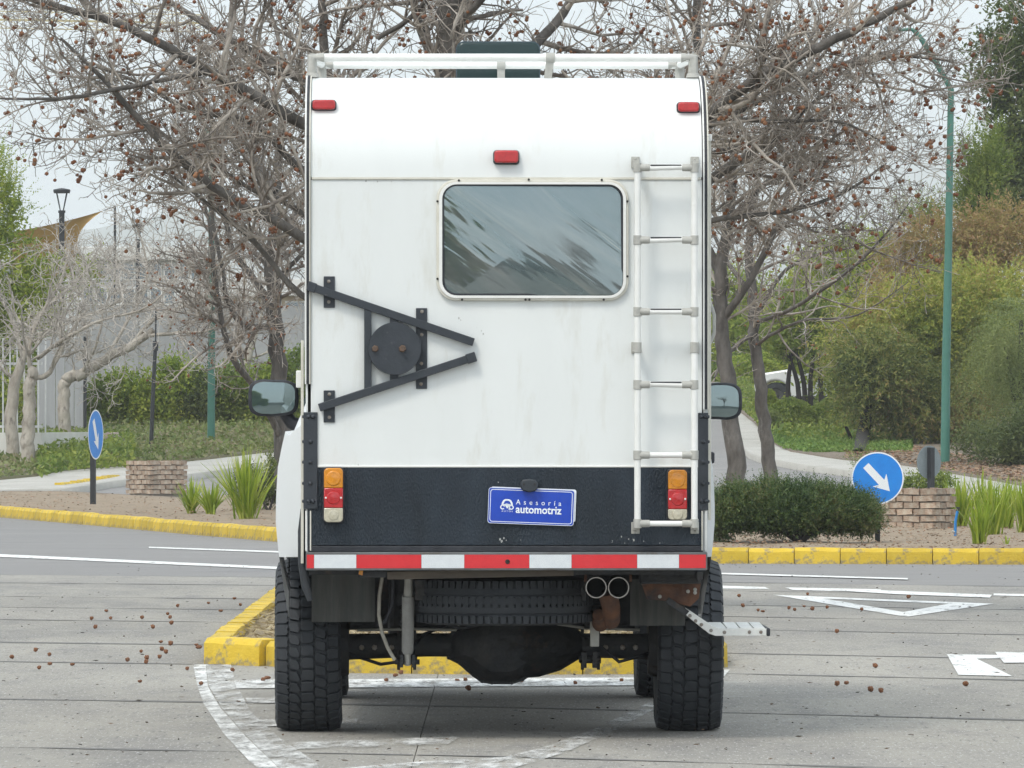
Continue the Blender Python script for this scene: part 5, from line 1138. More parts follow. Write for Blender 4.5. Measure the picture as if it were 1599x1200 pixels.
def feathery(seed, ells, n, m, L, leaf, droop=0.5, lo=0.35, asp=0.28, updir=0.3, spread=0.55):
    """n sprays of m needle-like leaflets each, arching outwards and down"""
    rng = np.random.default_rng(seed); P, d0 = ell_points(rng, ells, n, lo, 0.95)
    d = d0 * np.array([1, 1, 0.6]) + rng.normal(size=(n, 3)) * 0.5 + np.array([0, 0, updir]); d /= np.linalg.norm(d, axis=1)[:, None]
    LL = L * (0.5 + rng.random(n)); t = np.linspace(0.05, 1, m)
    pos = P[:, None, :] + d[:, None, :] * (t[None, :, None] * LL[:, None, None]); pos[:, :, 2] -= (droop * LL)[:, None] * t[None, :] ** 2
    tan = np.repeat(d[:, None, :], m, 1); tan[:, :, 2] -= 2 * droop * t[None, :]; tan /= np.linalg.norm(tan, axis=2)[:, :, None]
    r = rng.normal(size=(n, m, 3)); r -= tan * (r * tan).sum(2)[:, :, None]; r /= np.linalg.norm(r, axis=2)[:, :, None] + 1e-9
    a = tan * (1 - spread) + r * spread; a /= np.linalg.norm(a, axis=2)[:, :, None]
    b_ = np.cross(a, rng.normal(size=(n, m, 3))); b_ /= np.linalg.norm(b_, axis=2)[:, :, None] + 1e-9
    s = leaf * (0.6 + 0.7 * rng.random((n, m))) * (1.15 - 0.5 * t)[None, :]
    C = pos + a * s[:, :, None]; A = a * s[:, :, None]; B = b_ * (s * asp)[:, :, None]
    return quads(C.reshape(-1, 3), A.reshape(-1, 3), B.reshape(-1, 3))
def E(px, py, D, rx, ry, rz): return (W(px, py, D), (rx, ry, rz))
def merge(*VQ):
    V, Q, o = [], [], 0
    for v, q in VQ: V.append(v); Q.append(q + o); o += len(v)
    return np.concatenate(V), np.concatenate(Q)
M_stem = pm('brown_stems', (0.026, 0.021, 0.018), (0.014, 0.012, 0.011), 0.9, scale=8, bump=0.004, bscale=30)
def plant(name, label, cat, base, VQ, mat, stems=None, group=None, crown='crown'):
    t = thing(name, label, cat, base, 0, group); o = np_mesh(crown, VQ[0] - np.array(base), VQ[1], mat, t)
    if stems:
        tw = Twigs()
        for pts, rad in stems: P, R_ = catmull([Vector(p) for p in pts], rad, 4); tw.tube(P, R_, 8)
        np_mesh('trunk' if crown == 'crown' else 'stems', np.array(tw.V) - np.array(base), tw.Q, M_stem, t, True)
    return t
def simple_stems(base, tops, r): return [([base, base.lerp(Vector(tp), 0.5) + Vector((0.03 * (i % 3 - 1), 0, 0.05)), Vector(tp)], [r, r * 0.8, r * 0.4]) for i, tp in enumerate(tops)]
L_bright = leafmat('bright_leaves', [(0.14, 0.22, 0.025), (0.28, 0.35, 0.05), (0.45, 0.47, 0.09)], 0.42, 0.9)
L_mid = leafmat('mid_leaves', [(0.085, 0.14, 0.025), (0.18, 0.245, 0.045), (0.32, 0.35, 0.08)], 0.4, 0.8)
L_dark = leafmat('dark_leaves', [(0.06, 0.09, 0.028), (0.11, 0.145, 0.045), (0.20, 0.22, 0.075)], 0.36, 0.9)
L_olive = leafmat('olive_feathery', [(0.15, 0.21, 0.045), (0.29, 0.34, 0.065), (0.44, 0.43, 0.095), (0.40, 0.27, 0.12)], 0.42, 0.55)
L_brown = leafmat('brownish_feathery', [(0.22, 0.21, 0.065), (0.37, 0.30, 0.11), (0.40, 0.245, 0.135), (0.34, 0.36, 0.09)], 0.42, 0.6)
L_shade = leafmat('dark_feathery', [(0.07, 0.11, 0.035), (0.15, 0.19, 0.05), (0.28, 0.29, 0.08), (0.32, 0.21, 0.09)], 0.36, 0.8)
L_pepper = leafmat('pepper_leaves', [(0.13, 0.175, 0.06), (0.23, 0.28, 0.09), (0.34, 0.37, 0.14)], 0.38, 0.9)
L_juni = leafmat('juniper_needles', [(0.03, 0.062, 0.022), (0.065, 0.115, 0.036), (0.12, 0.17, 0.052), (0.19, 0.175, 0.07)], 0.25, 2.2)
L_flax = leafmat('flax_blades', [(0.18, 0.28, 0.03), (0.33, 0.42, 0.05), (0.54, 0.55, 0.13)], 0.38, 2.5, 0.45)
L_cover = leafmat('ground_cover_leaves', [(0.085, 0.12, 0.03), (0.15, 0.20, 0.055), (0.23, 0.25, 0.10), (0.25, 0.21, 0.13)], 0.3, 0.45)
L_grass = leafmat('verge_grass', [(0.08, 0.16, 0.03), (0.15, 0.25, 0.05), (0.23, 0.31, 0.08)], 0.35, 0.8)
GT, GS = 'leafy trees along the right pavement', 'shrubs on the left bank'
# right side, back to front
def rb(px, D): return GX(px, D, 0.1)
p = rb(1215, 205); plant('leafy_tree', 'yellow green tree with low canopy behind the white car', 'tree', p, leafy(61, [E(1150, 560, 205, 1.9, 1.6, 1.5), E(1225, 520, 205, 2.0, 1.6, 1.6), E(1300, 480, 205, 1.7, 1.6, 1.8), E(1140, 470, 206, 1.2, 1.2, 1.3)], 620, 46, 0.42, 0.085), L_bright, simple_stems(p, [W(1150, 560, 205), W(1225, 530, 205), W(1290, 500, 205)], 0.13), GT)
p = rb(1275, 158); plant('leafy_tree', 'dark green tree of several thin trunks standing in front of the white car', 'tree', p, merge(leafy(62, [E(1235, 525, 158, 0.8, 1.0, 0.5), E(1310, 515, 158, 0.95, 1.0, 0.65), E(1262, 490, 158, 0.9, 0.9, 0.6)], 300, 42, 0.24, 0.06), feathery(162, [E(1310, 535, 157, 0.6, 0.8, 0.3)], 300, 16, 0.4, 0.04)), L_mid, [([rb(x, 158) - Vector((0, 0, 0.1)), W(x - 2, 600, 158), W(x + dx, 545, 158)], [.075, .06, .035]) for x, dx in ((1258, -16), (1268, 4), (1284, -6), (1311, 8), (1248, -20), (1233, 6))], GT)
p = rb(1340, 165); plant('leafy_tree', 'bright green round-topped tree rising above the right thicket', 'tree', p, leafy(63, [E(1335, 430, 165, 1.5, 1.3, 1.1), E(1385, 425, 165, 0.9, 1.0, 0.8), E(1290, 470, 165, 0.9, 1.0, 0.9), E(1340, 540, 165, 1.5, 1.1, 1.5)], 620, 46, 0.34, 0.07), L_bright, simple_stems(p, [W(1330, 470, 165), W(1380, 460, 165)], 0.14), GT)
p = rb(1612, 152); plant('leafy_tree', 'tall dark green broadleaf tree at the right edge of the photo', 'tree', p, leafy(64, [E(1612, 60, 152, 1.0, 1.1, 1.5), E(1565, 105, 152, 0.75, 0.9, 0.9), E(1590, 190, 152, 0.95, 1.0, 1.0), E(1605, 290, 152, 1.35, 1.2, 1.2), E(1560, 310, 152, 0.7, 0.9, 1.1), E(1640, 180, 152, 1.3, 1.2, 2.6)], 560, 60, 0.30, 0.062), L_dark, [([p, W(1612, 450, 152), W(1606, 250, 152), W(1612, 30, 152)], [.2, .16, .12, .05])] + simple_stems(W(1606, 250, 152), [W(1565, 110, 152), W(1550, 300, 152)], 0.07), GT)
p = rb(1530, 148); plant('leafy_tree', 'slender grey green tree of upright shoots beside the tall broadleaf tree', 'tree', p, feathery(65, [E(1530, 330, 148, 0.45, 0.6, 1.5), E(1512, 300, 148, 0.22, 0.3, 1.4), E(1548, 260, 148, 0.3, 0.4, 0.9), E(1440, 345, 148, 0.6, 0.4, 0.35)], 1000, 20, 0.55, 0.042, -0.1, 0.1, 0.35, 1.2), L_mid, simple_stems(p, [W(1530, 300, 148), W(1512, 240, 148), W(1545, 240, 148)], 0.09), GT)
p = rb(1475, 146); plant('feathery_tree', 'reddish brown feathery tree behind the green lamp post', 'tree', p, feathery(66, [E(1470, 390, 146, 0.95, 0.9, 0.75), E(1530, 400, 146, 0.8, 0.8, 0.9), E(1580, 370, 146, 0.7, 0.8, 0.7), E(1425, 430, 146, 0.8, 0.8, 0.8), E(1480, 500, 146, 1.6, 0.8, 1.2)], 2600, 20, 0.66, 0.062, 0.3), L_brown, simple_stems(p, [W(1470, 420, 146), W(1530, 410, 146), W(1430, 440, 146)], 0.1), GT)
p = rb(1462, 141); plant('feathery_tree', 'olive yellow feathery tree with dark slanting trunk around the green lamp post', 'tree', p, feathery(67, [E(1400, 520, 141, 1.35, 1.0, 0.95), E(1480, 500, 141.5, 1.3, 1.0, 1.0), E(1540, 500, 141, 1.2, 1.0, 1.2), E(1440, 590, 141.5, 1.3, 0.9, 0.7), E(1520, 590, 141, 1.2, 0.9, 0.8)], 3600, 22, 0.85, 0.066, 0.35), L_olive, [([p, W(1454, 660, 141), W(1446, 600, 141), W(1425, 540, 141)], [.15, .13, .11, .05]), ([W(1450, 640, 141), W(1480, 590, 141), W(1520, 520, 141)], [.08, .07, .03])], GT)
p = rb(1343, 139); plant('feathery_tree', 'dark feathery tree with leaning black trunk above the blue arrow sign', 'tree', p, feathery(68, [E(1362, 598, 139, 0.6, 0.9, 0.5), E(1400, 620, 139.5, 0.95, 0.9, 0.7), E(1370, 560, 139, 0.9, 0.8, 0.5), E(1440, 650, 139.5, 0.8, 0.8, 0.45), E(1500, 640, 140, 0.9, 0.8, 0.6)], 2500, 20, 0.66, 0.06, 0.4), L_shade, [([GP(1342, 712, 0.1), W(1348, 680, 139), W(1354, 640, 139), W(1350, 590, 139)], [.17, .15, .13, .07]), ([W(1352, 650, 139), W(1385, 610, 139), W(1410, 580, 139)], [.09, .07, .03]), ([GP(1335, 708, 0.1), W(1331, 690, 138.6), W(1322, 668, 138.6)], [.04, .045, .035])], GT)
p = rb(1600, 137); plant('pepper_tree', 'pale green weeping tree hanging at the right edge of the photo', 'tree', p, feathery(69, [E(1590, 520, 137, 0.75, 0.8, 0.75), E(1560, 560, 137, 0.5, 0.7, 0.55), E(1615, 590, 137, 0.8, 0.8, 0.9)], 1900, 26, 0.75, 0.036, 1.1, 0.35, 0.24, 0.0), L_pepper, simple_stems(p, [W(1595, 500, 137), W(1570, 540, 137)], 0.09), GT)
p = GP(1582, 732, 0.1); plant('shrub', 'dark green shrub low at the right edge behind the pavement', 'shrub', p, leafy(70, [E(1575, 690, p.y, 0.55, 0.6, 0.45), E(1620, 680, p.y, 0.7, 0.7, 0.6), E(1530, 690, p.y + 2, 0.5, 0.5, 0.3)], 260, 44, 0.22, 0.05, 0.25), L_dark, simple_stems(p, [W(1575, 690, p.y), W(1610, 690, p.y)], 0.03), None, 'foliage')
# clipped and loose shrubs in front of the car
def dome(seed, px, py, D, rx, rz, label, mat, n=9000, name='clipped_shrub', sz=0.028):
    c = W(px, py, D); rng = np.random.default_rng(seed); d = rng.normal(size=(n, 3)); d /= np.linalg.norm(d, axis=1)[:, None]; d[:, 2] = np.where(d[:, 2] < -0.55, -d[:, 2], d[:, 2])
    lump = 1 + 0.05 * np.sin(d[:, 0] * 7 + seed) + 0.05 * np.sin(d[:, 2] * 9 + d[:, 1] * 5)
    P = np.array(c) + d * np.array([rx, rx, rz]) * (lump * (0.9 + 0.12 * rng.random(n)))[:, None]; a, e = rot_frames(rng, n, 0.8, d); s = sz * (0.6 + 0.8 * rng.random(n))
    b_ = GX(px, D, 0.08); return plant(name, label, 'shrub', b_, quads(P, a * s[:, None], e * (s * 0.5)[:, None]), mat, [([b_, b_.lerp(c, 0.6), c + Vector((0, 0, rz * 0.3))], [0.05, 0.04, 0.02])] + [([b_, c + Vector((q * rx * 0.6, 0, 0))], [0.03, 0.012]) for q in (-1, 1)], 'shrubs in front of the white car', 'foliage')
dome(71, 1236, 655, 148, 0.56, 0.47, 'round clipped green shrub left of its twin in front of the white car', L_mid)
dome(72, 1307, 655, 149, 0.62, 0.50, 'round clipped green shrub beside the leaning dark trunk', L_mid)
dome(73, 1196, 634, 160, 0.30, 0.40, 'loose green shrub beside the front wheel of the white car', L_bright, 7000, 'shrub', 0.045)
dome(74, 1268, 655, 152, 0.6, 0.30, 'loose shrub between the two clipped shrubs and the white car', L_mid, 7000, 'shrub', 0.04)
dome(75, 1207, 664, 146, 0.22, 0.30, 'small yellowish tuft left of the clipped shrubs', L_pepper, 2500, 'shrub', 0.05)
dome(76, 1180, 590, 190, 1.1, 0.7, 'far green shrub above the end of the right pavement', L_bright, 6000, 'shrub', 0.06)
dome(77, 1150, 600, 200, 0.9, 0.9, 'far green shrub between the two right trunks', L_mid, 6000, 'shrub', 0.06)
# left side
p = GX(0, 150, 0.1); plant('leafy_tree', 'light green tree at the left edge behind the white bar fence', 'tree', p, merge(leafy(81, [E(5, 420, 150, 0.85, 0.9, 1.1), E(-20, 330, 150, 0.7, 0.8, 1.0), E(40, 480, 150, 0.8, 0.9, 0.7), E(100, 430, 150.5, 0.9, 0.7, 0.45), E(20, 590, 150, 1.2, 0.9, 1.4), E(-40, 500, 150, 1, 0.9, 1.5)], 520, 50, 0.30, 0.055), feathery(82, [E(10, 320, 150, 0.35, 0.5, 0.8), E(-15, 270, 150, 0.4, 0.5, 0.6)], 260, 18, 0.6, 0.045, -0.05, 0.1, 0.35, 1.2)), L_bright, [([p, W(-10, 500, 150), W(-15, 320, 150)], [.12, .09, .03])] + simple_stems(W(-5, 560, 150), [W(40, 480, 150), W(100, 440, 150)], 0.05), None)
for sd, px, py, rx, rz, mt, lab in ((83, 165, 632, 0.70, 0.62, L_mid, 'tall dark green shrub behind the boulder beside the grey panel wall'), (84, 205, 622, 0.6, 0.66, L_bright, 'yellow green shrub between the dark shrub and the black lamp post'), (85, 268, 612, 0.7, 0.72, L_bright, 'bushy green shrub left of the green pole, against the grey garden wall'),
        (86, 312, 622, 0.45, 0.6, L_dark, 'narrow dark shrub standing just behind the green pole'), (87, 358, 615, 0.58, 0.6, L_mid, 'green shrub right of the green pole behind the slim pale tree'), (88, 412, 612, 0.56, 0.62, L_bright, 'light green shrub behind the dark plane trunk left of the camper'), (89, 462, 600, 0.7, 0.8, L_mid, 'green shrub mostly hidden behind the left door mirror')):
    D = 152; b_ = GX(px, D, 0.1)
    plant('shrub', lab, 'shrub', b_, leafy(sd, [E(px, py, D, rx, 0.7, rz), E(px + 8, py + 45, D, rx * 0.9, 0.6, 0.5)], 170, 60, 0.24, 0.05), mt, simple_stems(b_, [W(px - 8, py, D), W(px + 12, py - 10, D)], 0.03), GS, 'foliage')
rng = np.random.default_rng(5)
def cover(seed, name, n, pxs, pyf, size, mat, hgt=0.05, label=None):
    rng = np.random.default_rng(seed); P = []
    for _ in range(n):
        px = rng.uniform(*pxs); lo, hi = pyf(px)
        if hi <= lo: continue
        q = GP(px, rng.uniform(lo, hi), 0.16); P.append((q.x, q.y, q.z + rng.random() ** 2 * hgt))
    P = np.array(P); a, e = rot_frames(rng, len(P), 0.5, np.array([[0, 0, 1.0]])); s = size * (0.5 + 0.9 * rng.random(len(P)))
    V, Q = quads(P, a * s[:, None], e * (s * 0.5)[:, None]); o = np_mesh(name, V, Q, mat); stuff(o); return tag(o, label, 'ground cover')
cover(91, 'ground_cover', 26000, (-40, 480), lambda x: (600, interp(lw_t, x) - 0.5), 0.06, L_cover, 0.16, 'low green ground cover on the bank behind the left pavement')
cover(92, 'ground_cover', 6000, (60, 210), lambda x: (690, interp(lw_t, x) + 3), 0.06, L_mid, 0.30, 'taller leafy cover around the boulder and the low white wall')
cover(93, 'verge_grass', 12000, (1196, 1425), lambda x: (676, min(interp(rw_t, x) - 2, 706)), 0.045, L_grass, 0.10, 'bright green grass patch under the dark feathery tree')
cover(94, 'verge_grass', 9000, (1150, 1330), lambda x: (596, min(interp(rw_t, x) - 1, 690)), 0.055, L_mid, 0.30, 'loose green growth along the pavement below the white car')
# juniper on the far island
jb = GP(1250, 848, 0.12); D = jb.y + 0.2
jE = [E(1150, 796, D, 0.26, 0.4, 0.26), E(1205, 794, D, 0.34, 0.45, 0.28), E(1262, 794, D, 0.34, 0.45, 0.27), E(1312, 800, D, 0.30, 0.45, 0.24), E(1350, 808, D, 0.17, 0.35, 0.20), E(1122, 812, D, 0.2, 0.35, 0.22), E(1240, 808, D, 0.75, 0.5, 0.2)]
plant('juniper_bush', 'broad dark juniper bush on the island in front of the round blue arrow sign', 'bush', jb, feathery(101, jE, 8200, 15, 0.13, 0.0185, -0.12, 0.45, 0.34, 0.55, 0.55), L_juni, simple_stems(jb, [W(1160, 800, D), W(1220, 790, D), W(1290, 790, D), W(1340, 800, D)], 0.03), None, 'foliage')
jb = GP(420, 800, 0.12); plant('shrub', 'dark rounded shrub behind the flax clump left of the truck', 'shrub', jb, leafy(102, [E(400, 760, jb.y + .4, 0.30, 0.4, 0.28), E(440, 755, jb.y + .4, 0.35, 0.4, 0.32), E(436, 712, jb.y + 2, 0.16, 0.3, 0.2)], 150, 44, 0.11, 0.022), L_dark, simple_stems(jb, [W(400, 760, jb.y + .4), W(440, 755, jb.y + .4)], 0.02), None, 'foliage')
p = GP(1425, 770, 0.05); plant('shrub', 'low loose green shrub behind the right brick planter', 'shrub', p, merge(leafy(103, [E(1450, 752, p.y, 0.45, 0.4, 0.14), E(1400, 762, p.y, 0.25, 0.3, 0.2)], 110, 36, 0.10, 0.028), feathery(104, [E(1385, 770, p.y - 8, 0.22, 0.3, 0.35), E(1345, 715, p.y, 0.25, 0.3, 0.3)], 160, 12, 0.25, 0.02, 0.1, 0.1, 0.3, 0.8)), L_mid, simple_stems(p, [W(1450, 752, p.y), W(1395, 765, p.y - 4), W(1345, 720, p.y)], 0.012), None, 'foliage')
# flax clumps: arching sword blades
def flax(seed, px, py, h, n, label, spread=0.5, group='flax clumps on the far island'):
    r = random.Random(seed); b_ = GP(px, py, 0.12); V, Q = [], []
    for i in range(n):
        a = r.uniform(0, 2 * math.pi); lean = r.random() ** 0.8 * spread; L = h * r.uniform(0.6, 1.12); w = r.uniform(0.009, 0.016)
        d = Vector((math.cos(a) * lean, math.sin(a) * lean, 1)).normalized(); side = d.cross(Vector((math.cos(a + r.uniform(-1, 1)), math.sin(a), 0.1))).normalized()
        p = Vector((r.gauss(0, 0.05 * h), r.gauss(0, 0.06 * h), -0.02)); k = 6; o = len(V); dr = r.uniform(0.05, 0.5) * lean * 1.6
        for j in range(k + 1):
            t = j / k; q = p + d * (L * t) + Vector((math.cos(a), math.sin(a), -0.9)) * (dr * L * t * t * 0.6); ww = w * (1 - t ** 2.2) * (0.75 + 0.5 * t) + 0.001
            V += [tuple(q - side * ww), tuple(q + side * ww)]
        Q += [(o + 2 * j, o + 2 * j + 1, o + 2 * j + 3, o + 2 * j + 2) for j in range(k)]
    t = thing('flax_plant', label, 'plant', b_, 0, group); np_mesh('blades', V, Q, L_flax, t); return t
flax(111, 385, 812, 0.95, 190, 'large bright green flax clump on the left island beside the truck', 0.55)
flax(112, 300, 800, 0.52, 90, 'small low flax clump left of the large one', 0.75); flax(113, 330, 803, 0.5, 85, 'small flax clump between the low one and the large one', 0.6)
for sd, px, py, h, n, lab in ((114, 1500, 822, 0.66, 110, 'flax clump right beside the right brick planter'), (115, 1530, 852, 0.58, 60, 'foremost narrow flax clump near the right yellow kerb'), (116, 1552, 836, 0.66, 110, 'flax clump behind the foremost one on the right island'), (117, 1572, 826, 0.62, 120, 'dense flax clump second from the right edge'), (118, 1600, 832, 0.66, 120, 'flax clump cut by the right edge of the photo'), (119, 1535, 815, 0.66, 110, 'rearmost flax clump on the right island'), (120, 1572, 853, 0.16, 7, 'tiny flax seedling near the right yellow kerb')):
    flax(sd, px, py, h, n, lab, 0.42)
# ------------------------------------------------------------------ street furniture, planters, signs, buildings
M_brick = pm('old_brick', (0.37, 0.25, 0.18), (0.29, 0.20, 0.145), 0.9, scale=14, c3=(0.46, 0.40, 0.32), s3=6, lo3=0.45, hi3=0.64, obj_rand=0.22, bump=0.006, bscale=50)
M_mortar = pm('mortar', (0.27, 0.235, 0.195), (0.20, 0.175, 0.15), 0.95, scale=14)
brick_me = []
for i in range(4):
    r = random.Random(i); bmx = MB().box((0, 0, 0), (0.215, 0.10, 0.066)); bmx.v = [tuple(Vector(v) + Vector((r.uniform(-.005, .005), r.uniform(-.004, .004), r.uniform(-.003, .003)))) for v in bmx.v]
    me = bpy.data.meshes.new('brick'); me.from_pydata(bmx.v, [], bmx.f); me.materials.append(M_brick); brick_me.append(me)
def brick_planter(label, base, rz, nx, ny, courses, slope=0):
    t = thing('brick_planter', label, 'planter', base, rz, 'brick planters on the far island'); P = 0.235; H = 0.082; lx, ly = nx * P, ny * P
    MB().bb(-lx / 2 + .02, lx / 2 - .02, -ly / 2 + .02, ly / 2 - .02, -0.05, courses * H - 0.03).build('mortar_core', M_mortar, t)
    for c in range(courses):
        for side in range(4):
            L = lx if side % 2 == 0 else ly; n = nx if side % 2 == 0 else ny; off = 0.5 if c % 2 else 0.0
            for i in range(n):
                if c == courses - 1 and rnd.random() < 0.12: continue
                s = -L / 2 + P * (i + 0.5) + (off - 0.25) * 0.2
                d = (ly if side % 2 == 0 else lx) / 2 - 0.04 + rnd.uniform(-.008, .008)
                x, y = ((s, -d), (d, s), (-s, d), (-d, -s))[side]
                o = bpy.data.objects.new('brick', brick_me[rnd.randrange(4)]); COL.objects.link(o); o.parent = t
                o.location = (x, y, H * (c + 0.5) + rnd.uniform(-.004, .004)); o.rotation_euler = (rnd.uniform(-.06, .06), rnd.uniform(-.06, .06), side * math.pi / 2 + rnd.uniform(-.06, .06))
    return t
p = GP(243, 772, 0.12); brick_planter('weathered brick planter on the left island behind the edge-on blue sign', p + Vector((0, 0.4, 0)), math.radians(38), 3, 3, 7)
p = GP(1440, 824, 0.12); brick_planter('weathered brick planter on the right island beside the flax clumps', p + Vector((-0.02, 0.4, -0.02)), math.radians(-34), 3, 2, 6)
# round blue arrow signs
M_sblue = pm('sign_blue', (0.008, 0.20, 0.66), (0.012, 0.24, 0.72), 0.4, scale=9); M_swhite = pm('sign_white', (0.80, 0.82, 0.84), None, 0.45); M_sback = pm('sign_back', (0.23, 0.265, 0.27), (0.19, 0.22, 0.225), 0.5, metal=0.2, scale=10)
M_post = pm('black_post', (0.014, 0.016, 0.019), (0.025, 0.027, 0.03), 0.5, scale=12)
def arrow_sign(label, base, rz, R_, zc, post_h, ang, post_w=0.05, back_only=False):
    t = thing('arrow_sign', label, 'sign', base, rz, 'round traffic signs on the islands')
    MB().bb(-post_w / 2, post_w / 2, 0.006, 0.006 + post_w, -0.3, post_h).build('post', M_post, t, bevel=0.004)
    def circ(r, y): return [Vector((r * math.cos(2 * math.pi * i / 48), y, zc + r * math.sin(2 * math.pi * i / 48))) for i in range(48)]
    pl = MB().prism(circ(R_, 0.0), (0, 0.004, 0)).build('sign_plate', M_sback, t)
    MB().ring(circ(R_ - .001, -0.0012), circ(R_ * 0.945, -0.0012), (0, 0.0008, 0)).build('white_rim', M_swhite, pl); MB().prism(circ(R_ * 0.946, -0.001), (0, 0.0006, 0)).build('blue_face', M_sblue, pl)
    c, s = math.cos(ang), math.sin(ang); ar = [(-0.66, 0.14), (0.22, 0.14), (0.10, 0.36), (0.68, 0.0), (0.10, -0.36), (0.22, -0.14), (-0.66, -0.14)]
    MB().prism([Vector(((x * c - y * s) * R_, -0.0022, zc + (x * s + y * c) * R_)) for x, y in ar], (0, 0.0008, 0)).build('arrow', M_swhite, pl)
    return t
p = GP(1371, 846, 0.12); D = p.y; R_ = 0.0041 * D
arrow_sign('round blue sign with white arrow pointing down right, behind the juniper bush', Vector(((1371 - CX) / F * D, D, p.z)), 0.0, R_, CH - (747 - CY) / F * D - p.z, CH - (745 - CY) / F * D - p.z, math.radians(-47), 0.055)
p = GP(150, 788, 0.12); D = p.y
arrow_sign('round blue arrow sign turned nearly edge-on beside the left brick planter', Vector(((150 - CX) / F * D, D, p.z)), math.radians(76.0), 0.0039 * D, CH - (679 - CY) / F * D - p.z, CH - (690 - CY) / F * D - p.z, math.radians(-62), 0.075)
p = GP(1451, 790, 0.06); D = p.y + 6; p = GX(1451, D, 0.0)
arrow_sign('round sign seen from its grey back with black post, behind the right brick planter', p, math.radians(180 + 40), 0.0026 * D, CH - (722 - CY) / F * D - p.z, CH - (699 - CY) / F * D - p.z, 0.0, 0.09)
# lamp posts
M_green = pm('green_pole_paint', (0.045, 0.155, 0.115), (0.055, 0.175, 0.135), 0.45, scale=6, c3=(0.10, 0.20, 0.17), s3=9, lo3=0.62, hi3=0.75)
p = GP(1476, 728, 0.1); D = p.y
lp = thing('street_lamp', 'tall green street lamp with bent arm rising above the right thicket', 'street lamp', p)
def rel(px, py): return W(px, py, D) - p
MB().tube([Vector((0, 0, -0.2)), rel(1478, 560), rel(1481, 420), rel(1485.5, 140), rel(1461, 95), rel(1437, 58), rel(1427, 47)], [0.095, 0.085, 0.078, 0.062, 0.058, 0.052, 0.05], 12).build('pole', M_green, lp, 50)
MB().tube([rel(1427, 47), rel(1418, 46), rel(1405, 48)], [0.035, 0.03, 0.03], 8).build('arm_end', M_green, lp, 50)
MB().prism([rel(1408, 42), rel(1384, 40), rel(1380, 44), rel(1386, 50), rel(1408, 51)], (0, 0.25, 0)).build('lamp_head', M_sback, lp, bevel=0.02)
MB().bb(-0.14, 0.14, -0.14, 0.14, -0.05, 0.03).build('base_plate', M_green, lp, bevel=0.01)
p = GP(330, 692, 0.14); D = p.y
lp = thing('street_lamp', 'green lamp pole on the left bank among bare branches', 'street lamp', p)
MB().tube([Vector((0, 0, -0.2)), rel(331, 520), rel(331, 350), rel(331, 220)], [0.085, 0.078, 0.07, 0.06], 12).build('pole', M_green, lp, 50); MB().bb(-0.13, 0.13, -0.13, 0.13, -0.05, 0.03).build('base_plate', M_green, lp, bevel=0.01)
MB().tube([rel(331, 220), rel(318, 190), rel(296, 170)], [.06, .05, .045], 10).build('arm', M_green, lp, 50); MB().prism([rel(298, 166), rel(274, 164), rel(270, 170), rel(276, 175), rel(298, 174)], (0, 0.25, 0)).build('lamp_head', M_sback, lp, bevel=0.02)
def black_lamp(px, D, ytop, label, k=1.0):
    p = GX(px, D, 0.1); t = thing('garden_lamp', label, 'garden lamp', p, 0, 'black garden lamps'); m = D / F
    zt_ = CH - (ytop - CY) * m - p.z; w = 4.2 * m * k
    MB().tube([(0, 0, -0.1), (0, 0, zt_ - 34 * m * k)], [w, w * 1.05], 12).build('pole', M_post, t, 50); MB().tube([(0, 0, zt_ - 38 * m * k), (0, 0, zt_ - 34 * m * k)], w * 1.35, 12).build('collar', M_post, t, 50)
    for a in range(4):
        th = math.radians(45 + 90 * a); MB().tube([(w * 0.8 * math.cos(th), w * 0.8 * math.sin(th), zt_ - 34 * m * k), (11 * m * k * math.cos(th), 11 * m * k * math.sin(th), zt_ - 7 * m * k)], 0.012 * k, 6).build('strut', M_post, t)
    MB().lathe([(0, 0.0), (0, 12.5 * m * k), (3, 13.5 * m * k) if False else (0.06 * k, 13.5 * m * k), (0.09 * k, 13 * m * k), (0.12 * k, 4 * m * k), (0.13 * k, 0)], (0, 0, zt_ - 7 * m * k), (0, 0, 1), 20).build('lamp_cap', M_post, t, 40)
    return t
black_lamp(97, 158, 295, 'black garden lamp standing in front of the tan shade sail')
black_lamp(216, 175, 350, 'black garden lamp half hidden by bare branches right of the shade sail', 0.7)
p = GP(236, 700, 0.14); D = p.y; t = thing('garden_post', 'slim black post leaning slightly on the left bank beside the shrubs', 'post', p)
MB().tube([Vector((0, 0, -0.1)), rel(240, 600), rel(243, 545)], [0.045, 0.042, 0.04], 10).build('shaft', M_post, t, 50); MB().tube([rel(243, 548), rel(243.6, 533)], [0.06, 0.06], 10).build('cap', M_post, t, 50)
MB().tube([rel(243.4, 534), rel(244, 480)], [0.018, 0.016], 8).build('rod', M_post, t, 50)
